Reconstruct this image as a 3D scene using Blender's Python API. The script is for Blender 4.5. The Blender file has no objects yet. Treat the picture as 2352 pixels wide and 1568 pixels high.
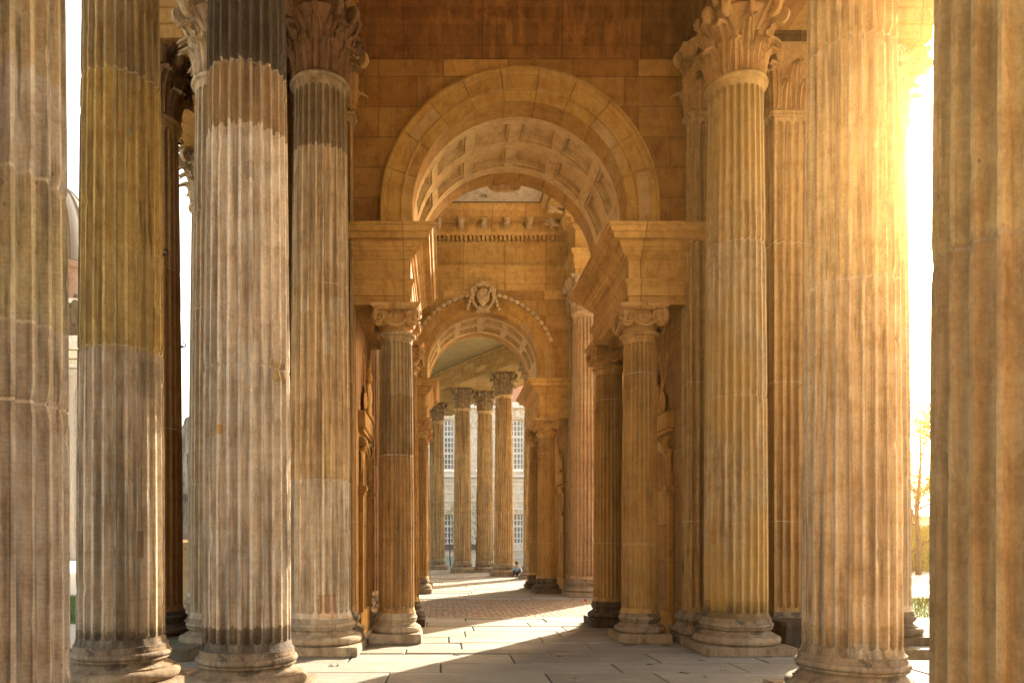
import bpy, bmesh, math, random
from math import pi, sin, cos, sqrt, radians, atan2
from mathutils import Vector, noise, Matrix
random.seed(7)
sc = bpy.context.scene
COL = sc.collection
F = 1700.0; VX = 1018.0; VY = 1241.0; EYE = 1.6      # photo measured on a 2352 px wide copy
def WX(px, Y): return (px-VX)/F*Y
def WZ(py, Y): return EYE-(py-VY)/F*Y

# ------------------------------------------------------------------ mesh helpers
class MB:
    def __init__(s): s.v=[]; s.f=[]
    def add(s, vs, fs):
        o=len(s.v); s.v+= [tuple(p) for p in vs]; s.f+=[tuple(i+o for i in f) for f in fs]
    def box(s, x0,x1,y0,y1,z0,z1, b=0.0):
        if b<=0:
            s.add([(x0,y0,z0),(x1,y0,z0),(x1,y1,z0),(x0,y1,z0),(x0,y0,z1),(x1,y0,z1),(x1,y1,z1),(x0,y1,z1)],
              [(0,3,2,1),(4,5,6,7),(0,1,5,4),(1,2,6,5),(2,3,7,6),(3,0,4,7)])
        else:
            rings=[(z0,b),(z0+b,0),(z1-b,0),(z1,b)]
            vs=[]
            for z,i in rings:
                a,c,d,e=x0+i,x1-i,y0+i,y1-i
                k=b*.7 if i==0 else 0
                vs+=[(a+k,d,z),(c-k,d,z),(c,d+k,z),(c,e-k,z),(c-k,e,z),(a+k,e,z),(a,e-k,z),(a,d+k,z)]
            fs=[tuple(range(7,-1,-1)),tuple(range(24,32))]
            for r in range(3):
                for j in range(8):
                    fs.append((r*8+j,r*8+(j+1)%8,(r+1)*8+(j+1)%8,(r+1)*8+j))
            s.add(vs,fs)
    def revolve(s, prof, n=48, cx=0, cy=0, cap=True, a0=0):
        vs=[];fs=[]
        for r,z in prof:
            for j in range(n):
                a=2*pi*j/n+a0; vs.append((cx+r*cos(a),cy+r*sin(a),z))
        for i in range(len(prof)-1):
            for j in range(n):
                fs.append((i*n+j,i*n+(j+1)%n,(i+1)*n+(j+1)%n,(i+1)*n+j))
        if cap:
            fs.append(tuple(range(n-1,-1,-1))); o=(len(prof)-1)*n; fs.append(tuple(range(o,o+n)))
        s.add(vs,fs)
    def sweep(s, path, prof, closed=True, cap=True, jit=0):
        """path: ccw 2D pts (outward = right of travel), prof: (proj,z)"""
        n=len(path); m=len(prof); vs=[]
        for i,p in enumerate(path):
            p=Vector(p)
            if closed or 0<i<n-1:
                a=(p-Vector(path[i-1])).normalized(); b=(Vector(path[(i+1)%n])-p).normalized()
            elif i==0: a=b=(Vector(path[1])-p).normalized()
            else: a=b=(p-Vector(path[i-1])).normalized()
            na=Vector((a.y,-a.x)); nb=Vector((b.y,-b.x)); mt=(na+nb); mt/= max(.2,mt.length_squared/2) 
            for d,z in prof: vs.append((p.x+mt.x*d,p.y+mt.y*d,z))
        fs=[]
        for i in range(n if closed else n-1):
            k=(i+1)%n
            for j in range(m-1): fs.append((i*m+j,k*m+j,k*m+j+1,i*m+j+1))
        if closed and cap:
            fs.append(tuple(i*m for i in range(n-1,-1,-1))); fs.append(tuple(i*m+m-1 for i in range(n)))
        if not closed and cap:
            fs.append(tuple(range(m-1,-1,-1))); fs.append(tuple((n-1)*m+j for j in range(m)))
        s.add(vs,fs)
    def tube(s, pts, rad, n=8, flat=None):
        """tube along 3D pts; rad number or list; flat=(Vector axis, factor) widens along axis"""
        P=[Vector(p) for p in pts]; L=len(P); vs=[];fs=[]
        up=None
        for i in range(L):
            t=(P[min(i+1,L-1)]-P[max(i-1,0)])
            t = t.normalized() if t.length>1e-9 else Vector((0,0,1))
            if up is None:
                up=Vector((0,0,1)) if abs(t.z)<.9 else Vector((1,0,0))
            u=(up-t*up.dot(t)); u = u.normalized() if u.length>1e-6 else t.orthogonal().normalized()
            up=u; w=t.cross(u)
            r=rad[i] if hasattr(rad,'__len__') else rad
            for j in range(n):
                a=2*pi*j/n; q=(u*cos(a)+w*sin(a))*r
                if flat: q=q+flat[0]*(q.dot(flat[0])*(flat[1]-1))
                vs.append(P[i]+q)
        for i in range(L-1):
            for j in range(n): fs.append((i*n+j,i*n+(j+1)%n,(i+1)*n+(j+1)%n,(i+1)*n+j))
        fs.append(tuple(range(n-1,-1,-1))); fs.append(tuple((L-1)*n+j for j in range(n)))
        s.add(vs,fs)
    def ball(s, c, r, nu=10, nv=7, rz=0):
        """r: (rx,ry,rz)"""
        if not hasattr(r,'__len__'): r=(r,r,r)
        c=Vector(c); vs=[];fs=[]; ca,sa=cos(rz),sin(rz)
        for i in range(1,nv):
            b=pi*i/nv
            for j in range(nu):
                a=2*pi*j/nu; x,y,z=r[0]*sin(b)*cos(a),r[1]*sin(b)*sin(a),r[2]*cos(b)
                vs.append((c.x+x*ca-y*sa,c.y+x*sa+y*ca,c.z+z))
        vs+=[(c.x,c.y,c.z+r[2]),(c.x,c.y,c.z-r[2])]; T=len(vs)-2
        for i in range(nv-2):
            for j in range(nu): fs.append((i*nu+j,(i+1)*nu+j,(i+1)*nu+(j+1)%nu,i*nu+(j+1)%nu))
        for j in range(nu):
            fs.append((T,j,(j+1)%nu)); o=(nv-2)*nu; fs.append((T+1,o+(j+1)%nu,o+j))
        s.add(vs,fs)
    def xf(s, M, start=0):
        s.v[start:]=[tuple(M@Vector(p)) for p in s.v[start:]]
    def merge(s, o, M=None):
        vs=o.v if M is None else [tuple(M@Vector(p)) for p in o.v]
        s.add(vs,o.f)
    def mesh(s, name, mat, smooth=True, ang=40):
        me=bpy.data.meshes.new(name); me.from_pydata(s.v,[],s.f)
        if mat: me.materials.append(mat)
        bm=bmesh.new(); bm.from_mesh(me); bmesh.ops.recalc_face_normals(bm,faces=bm.faces)
        if smooth:
            lim=radians(ang)
            for f in bm.faces: f.smooth=True
            for e in bm.edges:
                if len(e.link_faces)==2:
                    if e.calc_face_angle(0)>lim: e.smooth=False
        bm.to_mesh(me); bm.free(); me.update()
        return me
    def build(s, name, mat, parent=None, loc=(0,0,0), smooth=True, ang=40):
        return place(name, s.mesh(name,mat,smooth,ang), parent, loc)
def place(name, me, parent=None, loc=(0,0,0), rz=0):
    o=bpy.data.objects.new(name,me); COL.objects.link(o); o.location=loc; o.rotation_euler=(0,0,rz)
    if parent: o.parent=parent
    return o
def tag(o, label=None, cat=None, group=None, kind=None):
    if label: o['label']=label
    if cat: o['category']=cat
    if group: o['group']=group
    if kind: o['kind']=kind
    return o
def thing(name, label, cat, loc=(0,0,0), group=None, rz=0):
    o=bpy.data.objects.new(name,None); COL.objects.link(o); o.location=loc; o.rotation_euler=(0,0,rz)
    o.empty_display_size=.3
    return tag(o,label,cat,group)

# ------------------------------------------------------------------ materials
def NT(name):
    m=bpy.data.materials.new(name); m.use_nodes=True; nt=m.node_tree
    b=nt.nodes['Principled BSDF']; return m,nt,b
class G:
    def __init__(s,nt): s.nt=nt
    def n(s,t,**k):
        x=s.nt.nodes.new(t)
        for a,b in k.items(): setattr(x,a,b)
        return x
    def L(s,a,b): s.nt.links.new(a,b)
    def val(s,sock,v):
        if hasattr(v,'is_output') or isinstance(v,bpy.types.NodeSocket): s.L(v,sock)
        else: sock.default_value=v
    def math(s,op,a,b=None,c=None,clamp=False):
        x=s.n('ShaderNodeMath',operation=op,use_clamp=clamp); s.val(x.inputs[0],a)
        if b is not None: s.val(x.inputs[1],b)
        if c is not None: s.val(x.inputs[2],c)
        return x.outputs[0]
    def mix(s,fac,a,b,mode='MIX'):
        x=s.n('ShaderNodeMix',data_type='RGBA',blend_type=mode); s.val(x.inputs[0],fac)
        for i,v in ((6,a),(7,b)):
            if isinstance(v,tuple): v=(v[0],v[1],v[2],1)
            s.val(x.inputs[i],v)
        return x.outputs[2]
    def mapr(s,v,a,b,c=0,d=1):
        x=s.n('ShaderNodeMapRange',clamp=True); s.val(x.inputs[0],v)
        for i,q in enumerate((a,b,c,d)): x.inputs[i+1].default_value=q
        return x.outputs[0]
    def noise(s,vec,scale,detail=3,rough=.55,dist=0):
        x=s.n('ShaderNodeTexNoise'); s.L(vec,x.inputs['Vector']); x.inputs['Scale'].default_value=scale
        x.inputs['Detail'].default_value=detail; x.inputs['Roughness'].default_value=rough; x.inputs['Distortion'].default_value=dist
        return x.outputs[0]
    def scale(s,vec,v,off=(0,0,0)):
        x=s.n('ShaderNodeMapping'); s.L(vec,x.inputs[0]); x.inputs['Scale'].default_value=v; x.inputs['Location'].default_value=off
        return x.outputs[0]

def stone(name, base, alt=None, grey=(.20,.17,.13), streak=.5, mott=.5, bands=None, joints=None, ashlar=None,
          crust=None, fleck=.3, seed=0, bump=.35, tool=0, island=0, wash=None, rust=None, patches=None):
    """procedural sandstone. bands: [(z,colour)] drums from the bottom up; crust: [(z0,z1,strength)] black weather crust"""
    m,nt,b=NT(name); g=G(nt)
    tc=g.n('ShaderNodeTexCoord'); oi=g.n('ShaderNodeObjectInfo')
    co=g.n('ShaderNodeVectorMath',operation='ADD'); g.L(tc.outputs['Object'],co.inputs[0]); co.inputs[1].default_value=(seed*3.7,seed*5.1,0)
    vec=co.outputs[0]
    sep=g.n('ShaderNodeSeparateXYZ'); g.L(tc.outputs['Object'],sep.inputs[0]); z=sep.outputs[2]
    alt=alt or tuple(c*k for c,k in zip(base,(.72,.66,.55)))
    n1=g.noise(vec,1.3,4,.6,.4)
    nst=g.noise(g.scale(vec,(9,9,.35)),1.0,4,.62)
    nst2=g.noise(g.scale(vec,(22,22,1.2)),1.0,3,.6)
    nf=g.noise(vec,38,4,.7)
    nm=g.noise(g.scale(vec,(1,1,.55)),6.5,5,.72,.3)
    if bands:
        zz=g.math('MULTIPLY',g.math('ADD',z,g.math('MULTIPLY',g.math('SUBTRACT',nst2,.5),.20)),.1)
        r=g.n('ShaderNodeValToRGB'); r.color_ramp.interpolation='CONSTANT'; el=r.color_ramp.elements
        el[0].position=0; el[0].color=(*bands[0][1],1)
        while len(el)>1: el.remove(el[-1])
        for zb,c in bands[1:]:
            e=el.new(min(.999,max(.001,zb/10))); e.color=(*c,1)
        g.L(zz,r.inputs[0]); cb=r.outputs[0]
        col=g.mix(g.mapr(n1,.35,.68,0,mott),cb,g.mix(1.0,cb,(.80,.70,.56),'MULTIPLY'))
    else:
        col=g.mix(g.mapr(n1,.35,.68,0,mott),base,alt)
    if island:
        ge=g.n('ShaderNodeNewGeometry'); ri=ge.outputs['Random Per Island']
        col=g.mix(g.math('MULTIPLY',ri,island),col,g.mix(1.0,col,(.62,.52,.42),'MULTIPLY'))
        ri2=g.math('FRACT',g.math('MULTIPLY',ri,7.3))
        col=g.mix(g.mapr(ri2,.75,1,0,island*.7),col,(.55,.44,.30))
    bump_in=[]
    if ashlar:
        bw,bh,off=ashlar
        cx=g.n('ShaderNodeCombineXYZ'); gn=g.n('ShaderNodeNewGeometry'); sn=g.n('ShaderNodeSeparateXYZ'); g.L(gn.outputs['True Normal'],sn.inputs[0])
        kx=g.math('GREATER_THAN',g.math('ABSOLUTE',sn.outputs[0]),.5)
        xy=g.math('ADD',g.math('MULTIPLY',sep.outputs[0],g.math('SUBTRACT',1.0,kx)),g.math('MULTIPLY',sep.outputs[1],kx))
        g.L(g.math('ADD',xy,g.math('MULTIPLY',g.math('SUBTRACT',n1,.5),.012)),cx.inputs[0])
        g.L(g.math('ADD',z,off),cx.inputs[1])
        bt=g.n('ShaderNodeTexBrick'); g.L(cx.outputs[0],bt.inputs['Vector']); bt.inputs['Scale'].default_value=1
        bt.inputs['Brick Width'].default_value=bw; bt.inputs['Row Height'].default_value=bh
        bt.inputs['Mortar Size'].default_value=.010; bt.inputs['Mortar Smooth'].default_value=.3
        bt.offset=.5; bt.squash=.8; bt.squash_frequency=3
        bt.inputs['Color1'].default_value=(0,0,0,1); bt.inputs['Color2'].default_value=(1,1,1,1); bt.inputs['Mortar'].default_value=(.5,.5,.5,1)
        rnd=bt.outputs[0]
        col=g.mix(g.math('MULTIPLY',rnd,.7),col,g.mix(1.0,col,(.64,.50,.38),'MULTIPLY'))
        vv=g.n('ShaderNodeSeparateColor'); g.L(rnd,vv.inputs[0])
        col=g.mix(g.mapr(vv.outputs[0],.10,.02,0,.6),col,tuple(min(1,c*1.35) for c in base))
        col=g.mix(g.math('MULTIPLY',bt.outputs['Fac'],.65),col,tuple(c*.32 for c in base))
        bump_in.append((g.math('SUBTRACT',1.0,bt.outputs['Fac']),.6))
    if patches:
        at=g.math('ARCTAN2',sep.outputs[1],sep.outputs[0])
        for th,zc_,dth,dz_,pc in patches:
            ea=g.math('LESS_THAN',g.math('ABSOLUTE',g.math('SUBTRACT',at,th)),dth); ez=g.math('LESS_THAN',g.math('ABSOLUTE',g.math('SUBTRACT',z,zc_)),dz_)
            k=g.math('MULTIPLY',ea,ez); col=g.mix(g.math('MULTIPLY',k,.85),col,pc); bump_in.append((g.math('SUBTRACT',1.0,k),.5))
    # streaks
    nbig=g.noise(vec,.75,3,.55,.3)
    col=g.mix(g.math('MULTIPLY',g.mapr(nst,.48,.57,0,min(1,streak*1.35)),g.mapr(nbig,.36,.62,.35,1.0)),col,grey)
    col=g.mix(g.math('MULTIPLY',g.mapr(nst2,.56,.68,0,min(1,streak*1.2)),g.mapr(nbig,.40,.60,1.0,.2)),col,tuple(c*.6 for c in grey))
    col=g.mix(g.mapr(nst,.34,.46,streak*.75,0),col,g.mix(1.0,col,(1.5,1.46,1.38),'MULTIPLY'))
    col=g.mix(g.mapr(nm,.47,.62,0,.58),col,g.mix(1.0,col,(.62,.54,.46),'MULTIPLY'))
    col=g.mix(g.mapr(nf,.35,.65,.0,.45),col,g.mix(1.0,col,(.66,.60,.52),'MULTIPLY'))
    # coarse strata of the sandstone
    nl=g.noise(g.scale(vec,(1.2,1.2,9)),1.0,4,.6,.6)
    col=g.mix(g.mapr(nl,.45,.62,0,.30),col,g.mix(1.0,col,(.80,.62,.42),'MULTIPLY'))
    if wash:     # ochre wash (colour, strength)
        nw=g.noise(vec,.8,3,.5,.6); col=g.mix(g.mapr(nw,.42,.62,0,wash[1]),col,wash[0])
    if rust:
        nr=g.noise(vec,2.2,6,.72,.3); col=g.mix(g.mapr(nr,.56,.62,0,rust[1]),col,rust[0])
    if fleck:
        vo=g.n('ShaderNodeTexVoronoi'); g.L(g.scale(vec,(1,1,.6)),vo.inputs['Vector']); vo.inputs['Scale'].default_value=13
        vo.inputs['Randomness'].default_value=1
        dn=g.math('ADD',vo.outputs['Distance'],g.math('MULTIPLY',nf,.12))
        k=g.mapr(dn,.13,.17,1,0); gate=g.mapr(n1,.5,.55,0,1)
        k=g.math('MULTIPLY',k,gate)
        col=g.mix(g.math('MULTIPLY',k,fleck),col,tuple(c*.30 for c in base)); bump_in.append((g.math('SUBTRACT',1.0,k),.5))
    for cz in (crust or []):
        z0,z1,st=cz
        t=g.mapr(z,z0,z1,1,0)
        kk=g.mapr(g.math('ADD',g.math('MULTIPLY',t,.75),g.math('ADD',g.math('MULTIPLY',nst,.6),g.math('MULTIPLY',nf,.25))),.72,1.05,0,st)
        col=g.mix(kk,col,(.030,.026,.022))
    if joints:
        acc=None
        for zj in joints:
            zw=g.math('ADD',z,g.math('MULTIPLY',g.math('SUBTRACT',nst2,.5),.03))
            d=g.mapr(g.math('ABSOLUTE',g.math('SUBTRACT',zw,zj)),.004,.014,1,0)
            acc=d if acc is None else g.math('MAXIMUM',acc,d)
        col=g.mix(g.math('MULTIPLY',acc,g.mapr(nm,.4,.62,.15,.75)),col,(.58,.48,.36))
    g.L(col,b.inputs['Base Color']); b.inputs['Roughness'].default_value=.88; b.inputs['Specular IOR Level'].default_value=.25
    h=g.math('ADD',g.math('MULTIPLY',nf,.5),g.math('MULTIPLY',nst2,.35))
    if tool:
        wv=g.n('ShaderNodeTexWave',bands_direction='Z'); g.L(g.scale(vec,(1,1,1)),wv.inputs['Vector']); wv.inputs['Scale'].default_value=tool
        wv.inputs['Distortion'].default_value=1.6; wv.inputs['Detail'].default_value=2
        h=g.math('ADD',h,g.math('MULTIPLY',wv.outputs[1],.11))
    for q,w in bump_in: h=g.math('ADD',h,g.math('MULTIPLY',q,w))
    bp=g.n('ShaderNodeBump'); bp.inputs['Strength'].default_value=min(1,bump*1.5); bp.inputs['Distance'].default_value=.018
    g.L(h,bp.inputs['Height']); g.L(bp.outputs[0],b.inputs['Normal'])
    return m
def simple(name, c1, c2=None, scale=8, rough=.8, bump=.2, metal=0, stretch=(1,1,1)):
    m,nt,b=NT(name); g=G(nt); tc=g.n('ShaderNodeTexCoord'); v=g.scale(tc.outputs['Object'],stretch)
    n=g.noise(v,scale,5,.65); c2=c2 or tuple(c*.7 for c in c1)
    g.L(g.mix(g.mapr(n,.35,.65),c1,c2),b.inputs['Base Color']); b.inputs['Roughness'].default_value=rough; b.inputs['Metallic'].default_value=metal
    bp=g.n('ShaderNodeBump'); bp.inputs['Strength'].default_value=bump; bp.inputs['Distance'].default_value=.02
    g.L(n,bp.inputs['Height']); g.L(bp.outputs[0],b.inputs['Normal'])
    return m

# main stone colours
BG=(.50,.40,.28); BGl=(.56,.46,.33); OC=(.44,.27,.085); BR=(.36,.23,.12); DK=(.05,.042,.035); OR=(.50,.30,.115); ORd=(.42,.235,.085)
M={}
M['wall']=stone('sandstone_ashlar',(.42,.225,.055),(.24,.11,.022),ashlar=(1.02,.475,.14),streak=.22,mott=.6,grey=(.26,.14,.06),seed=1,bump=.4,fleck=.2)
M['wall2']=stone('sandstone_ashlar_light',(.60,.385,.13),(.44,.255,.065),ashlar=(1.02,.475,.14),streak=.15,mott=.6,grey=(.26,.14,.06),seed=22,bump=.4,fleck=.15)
M['topwall']=stone('stained_shade_dark_architrave',(.30,.135,.03),(.17,.065,.014),ashlar=(1.55,30,.0),streak=.35,mott=.8,grey=(.10,.045,.015),seed=23,bump=.4,fleck=.3,rust=((.09,.03,.01),.6))  # stained stone, colour also darkened to stand in for shade under the roof
M['fill_blocker']=stone('fill_blocker_grey',(.36,.31,.24),ashlar=(1.4,.6,0),seed=24)
M['ent3']=stone('sandstone_frieze',(.60,.39,.13),(.46,.27,.075),ashlar=(1.55,30,.0),streak=.10,mott=.6,grey=(.28,.15,.07),seed=25,fleck=.1)
M['pier']=stone('sandstone_pier',(.46,.27,.09),(.33,.18,.055),ashlar=(1.3,.62,.0),streak=.4,grey=(.22,.14,.08),seed=2,bump=.35)
M['ent']=stone('sandstone_entablature',(.60,.37,.115),(.44,.24,.06),ashlar=(1.55,30,.0),streak=.12,mott=.6,grey=(.28,.15,.07),seed=3,fleck=.15)
M['ent2']=stone('sandstone_entablature_yellow',(.70,.46,.17),(.58,.34,.09),ashlar=(1.2,30,.0),streak=.15,mott=.6,grey=(.30,.17,.08),seed=4,fleck=.1)
M['arch']=stone('sandstone_voussoirs',(.52,.31,.08),(.38,.19,.04),streak=.10,mott=.55,seed=5,island=.4,fleck=.1)
M['plaster']=stone('vault_plaster',(.68,.50,.25),(.57,.40,.18),streak=.06,mott=.4,seed=6,fleck=0,rust=((.46,.24,.08),.4),bump=.06)
M['vaultstone']=stone('vault_rib_stone',(.46,.27,.10),(.34,.16,.05),streak=.05,mott=.7,seed=7,fleck=.1,rust=((.52,.38,.22),.6))
M['carve']=stone('carved_sandstone',(.70,.52,.29),(.54,.35,.15),streak=.15,mott=.5,seed=8,fleck=0,bump=.25)
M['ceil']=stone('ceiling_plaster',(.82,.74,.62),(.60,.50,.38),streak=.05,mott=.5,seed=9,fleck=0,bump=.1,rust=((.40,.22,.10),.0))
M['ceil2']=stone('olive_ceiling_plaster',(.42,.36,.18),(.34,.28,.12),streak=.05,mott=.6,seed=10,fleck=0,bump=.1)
M['pilaster']=stone('pilaster_stone',(.50,.32,.135),(.37,.22,.08),streak=.5,grey=(.20,.12,.065),seed=11,bump=.4,joints=[1.9,4.05,6.2],crust=[(0,.75,.5)])
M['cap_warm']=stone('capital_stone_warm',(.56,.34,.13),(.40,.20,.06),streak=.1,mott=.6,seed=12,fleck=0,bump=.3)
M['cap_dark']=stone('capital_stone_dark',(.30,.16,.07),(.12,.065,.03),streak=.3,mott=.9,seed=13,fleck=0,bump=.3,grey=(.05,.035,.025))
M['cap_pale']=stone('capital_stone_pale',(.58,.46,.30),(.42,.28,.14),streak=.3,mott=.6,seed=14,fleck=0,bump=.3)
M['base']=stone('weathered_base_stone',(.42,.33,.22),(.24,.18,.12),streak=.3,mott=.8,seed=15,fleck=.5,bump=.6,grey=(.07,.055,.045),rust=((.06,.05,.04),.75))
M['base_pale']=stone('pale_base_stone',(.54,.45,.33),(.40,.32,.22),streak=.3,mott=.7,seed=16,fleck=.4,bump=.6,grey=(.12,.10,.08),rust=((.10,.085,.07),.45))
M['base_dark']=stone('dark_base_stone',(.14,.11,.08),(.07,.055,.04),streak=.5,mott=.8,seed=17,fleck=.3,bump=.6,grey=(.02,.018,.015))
M['iron']=simple('black_iron',(.02,.018,.016),rough=.6)
M['ionic']=stone('ionic_stone',(.50,.305,.10),(.34,.185,.05),streak=.42,grey=(.22,.14,.08),seed=18,joints=[1.55,4.25],crust=[(.3,.9,.2)],wash=((.44,.27,.10),.4))
M['ionic_dark']=stone('ionic_stone_stained',(.48,.31,.14),(.36,.21,.09),streak=.5,grey=(.14,.10,.06),seed=19,joints=[2.95],
   bands=[(0,(.42,.27,.12)),(.62,(.47,.29,.12)),(2.9,(.36,.25,.12)),(3.9,(.50,.37,.20)),(4.5,(.52,.38,.2))])
M['far']=stone('far_column_stone',(.50,.37,.21),(.36,.25,.13),streak=.55,grey=(.14,.115,.08),seed=20,joints=[1.0,2.9,4.4,6.4],crust=[(.2,1.0,.6)],
   bands=[(0,(.52,.39,.22)),(1.0,(.62,.46,.26)),(2.9,(.58,.43,.24)),(4.4,(.64,.48,.27)),(6.4,(.60,.44,.24))])
M['far_cap']=stone('far_capital_stone',(.52,.42,.27),(.30,.22,.13),streak=.4,mott=.9,seed=21,fleck=0,grey=(.09,.07,.05))

# ------------------------------------------------------------------ fluted shafts
def flute_rows(z0,z1,hw,dz,joints,zf0,zf1):
    rows=[]   # (z, m) m = flute multiplier
    for e in (0,.12,.35,.65,1.0):
        m=sqrt(max(0,1-(1-e)**2)); rows.append((zf0+e*hw,m)); rows.append((zf1-e*hw,m))
    z=zf0+hw+dz*.5
    while z<zf1-hw-dz*.3:
        if all(abs(z-j)>.03 for j in joints): rows.append((z,1.0))
        z+=dz
    for j in joints:
        for q in (-.02,-.006,.006,.02): rows.append((j+q,1.0))
    rows+=[(z0,0),(z0+.02,0),(z1,0),(z1-.02,0)]
    rows.sort(); return rows
def shaft_mesh(name, mat, z0,z1,r0,r1, dz=.25, nf=24, ppf=7, joints=(), rough=.0, seed=0, ast=True):
    hwid=.39*2*pi*r0/nf     # half width of a flute
    zf0=z0+.075; zf1=z1-.07
    rows=flute_rows(z0,z1,hwid,dz,joints,zf0,zf1)
    vs=[];fs=[]; H=z1-z0
    nring=nf*(ppf+1)
    for z,m in rows:
        t=(z-z0)/H
        r=r0+(r1-r0)*(t**1.7)
        if z<z0+.06: r+= .030*(1-(z-z0)/.06)**2
        if z>z1-.05: r+= .018*((z-z1+.05)/.05)**2
        jj=0
        for j in joints:
            if abs(z-j)<.01: jj=.008
        for k in range(nf):
            for q in range(ppf+1):
                # q=0..ppf : flute points u -1..1; land on both sides
                u=-1+2*q/ppf
                uu=u*(m if m>0 else .02)
                ang=(k+.5+uu*.39)*2*pi/nf
                dep=hwid*1.35*m*sqrt(max(0,1-u*u))
                rr=r-dep-jj
                if rough>0:
                    px,py=cos(ang)*r,sin(ang)*r
                    nz=noise.noise(Vector((px*9+seed*5,py*9,z*3.5)))
                    nz2=noise.noise(Vector((px*30+seed*3,py*30,z*11)))
                    rr+= rough*(.0007*nz+.0010*nz2)
                    edge=1 if q in (0,ppf) else 0
                    if edge:
                        c=noise.noise(Vector((px*5+seed,py*5,z*5+9)))+.5*nz2
                        rr-= rough*max(0,c-.40)*.05
                        for j in joints:
                            dj=abs(z-j)
                            if dj<.09: rr-= rough*(1-dj/.09)*.016*max(0,.5+nz2+nz)
                vs.append((rr*cos(ang),rr*sin(ang),z))
    R=len(rows)
    for i in range(R-1):
        for j in range(nring):
            fs.append((i*nring+j,i*nring+(j+1)%nring,(i+1)*nring+(j+1)%nring,(i+1)*nring+j))
    mb=MB(); mb.add(vs,fs)
    if ast:
        A=[(r1-.01,z1-.002),(r1+.018,z1),(r1+.02,z1+.018),(r1+.03,z1+.022)]
        for i in range(7):
            a=-pi/2+pi*i/6; A.append((r1+.03+.034*cos(a),z1+.056+.034*sin(a)))
        A.append((r1-.02,z1+.09))
        mb.revolve(A,64,cap=False)
    return mb.mesh(name,mat,True,50)
def base_mesh(name, mat, R, z0, H, seed=0, rough=.5, n=72):
    k=R/.4425; s=H/.37
    P=[(.55*k,0)]
    for i in range(9): a=-pi/2+pi*i/8; P.append(((.545+.062*cos(a))*k,(.062+.062*sin(a))*s))
    P+=[(.525*k,.124*s),(.525*k,.142*s)]
    for i in range(7): a=i/6; P.append(((.510-.045*sin(pi*a)-.012*a)*k,(.145+.075*a)*s))
    P+=[(.495*k,.222*s),(.495*k,.238*s)]
    for i in range(7): a=-pi/2+pi*i/6; P.append(((.478+.034*cos(a))*k,(.272+.034*sin(a))*s))
    P+=[(.482*k,.308*s),(.482*k,.33*s),(.474*k,.332*s),(.474*k,.37*s)]
    mb=MB(); mb.revolve(P,n)
    v=[]
    for x,y,z in mb.v:
        q=1+rough*.012*(noise.noise(Vector((x*6+seed*7,y*6,z*14)))+.5*noise.noise(Vector((x*19+seed*7,y*19,z*30))))
        v.append((x*q,y*q,z+z0+rough*.004*noise.noise(Vector((x*8,y*8+seed,1)))))
    mb.v=v
    return mb.mesh(name,mat,True,45)
def slab_mesh(name, mat, hx, hy, z0, z1, seed=0, rough=.012, nx=14):
    """square plinth with worn, chipped edges"""
    mb=MB(); bm=bmesh.new(); 
    bmesh.ops.create_cube(bm,size=2)
    for v in bm.verts: v.co=Vector((v.co.x*hx,v.co.y*hy,(z0+z1)/2+v.co.z*(z1-z0)/2))
    bmesh.ops.bevel(bm,geom=bm.edges[:],offset=.014,segments=2,affect='EDGES')
    bmesh.ops.subdivide_edges(bm,edges=[e for e in bm.edges if e.calc_length()>.3],cuts=nx,use_grid_fill=True)
    for v in bm.verts:
        c=v.co; n=noise.noise(Vector((c.x*5+seed*3,c.y*5,c.z*7)))+.6*noise.noise(Vector((c.x*17+seed*3,c.y*17,c.z*20)))
        edge=(abs(abs(c.x)-hx)<.03)+(abs(abs(c.y)-hy)<.03)+(abs(c.z-z1)<.03)
        v.co=c*(1-rough*max(0,n)*.4) if edge<2 else c*(1-rough*max(0,n+.2)*1.3)
    me=bpy.data.meshes.new(name); bmesh.ops.recalc_face_normals(bm,faces=bm.faces)
    bm.to_mesh(me); bm.free(); me.materials.append(mat)
    return me

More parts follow.
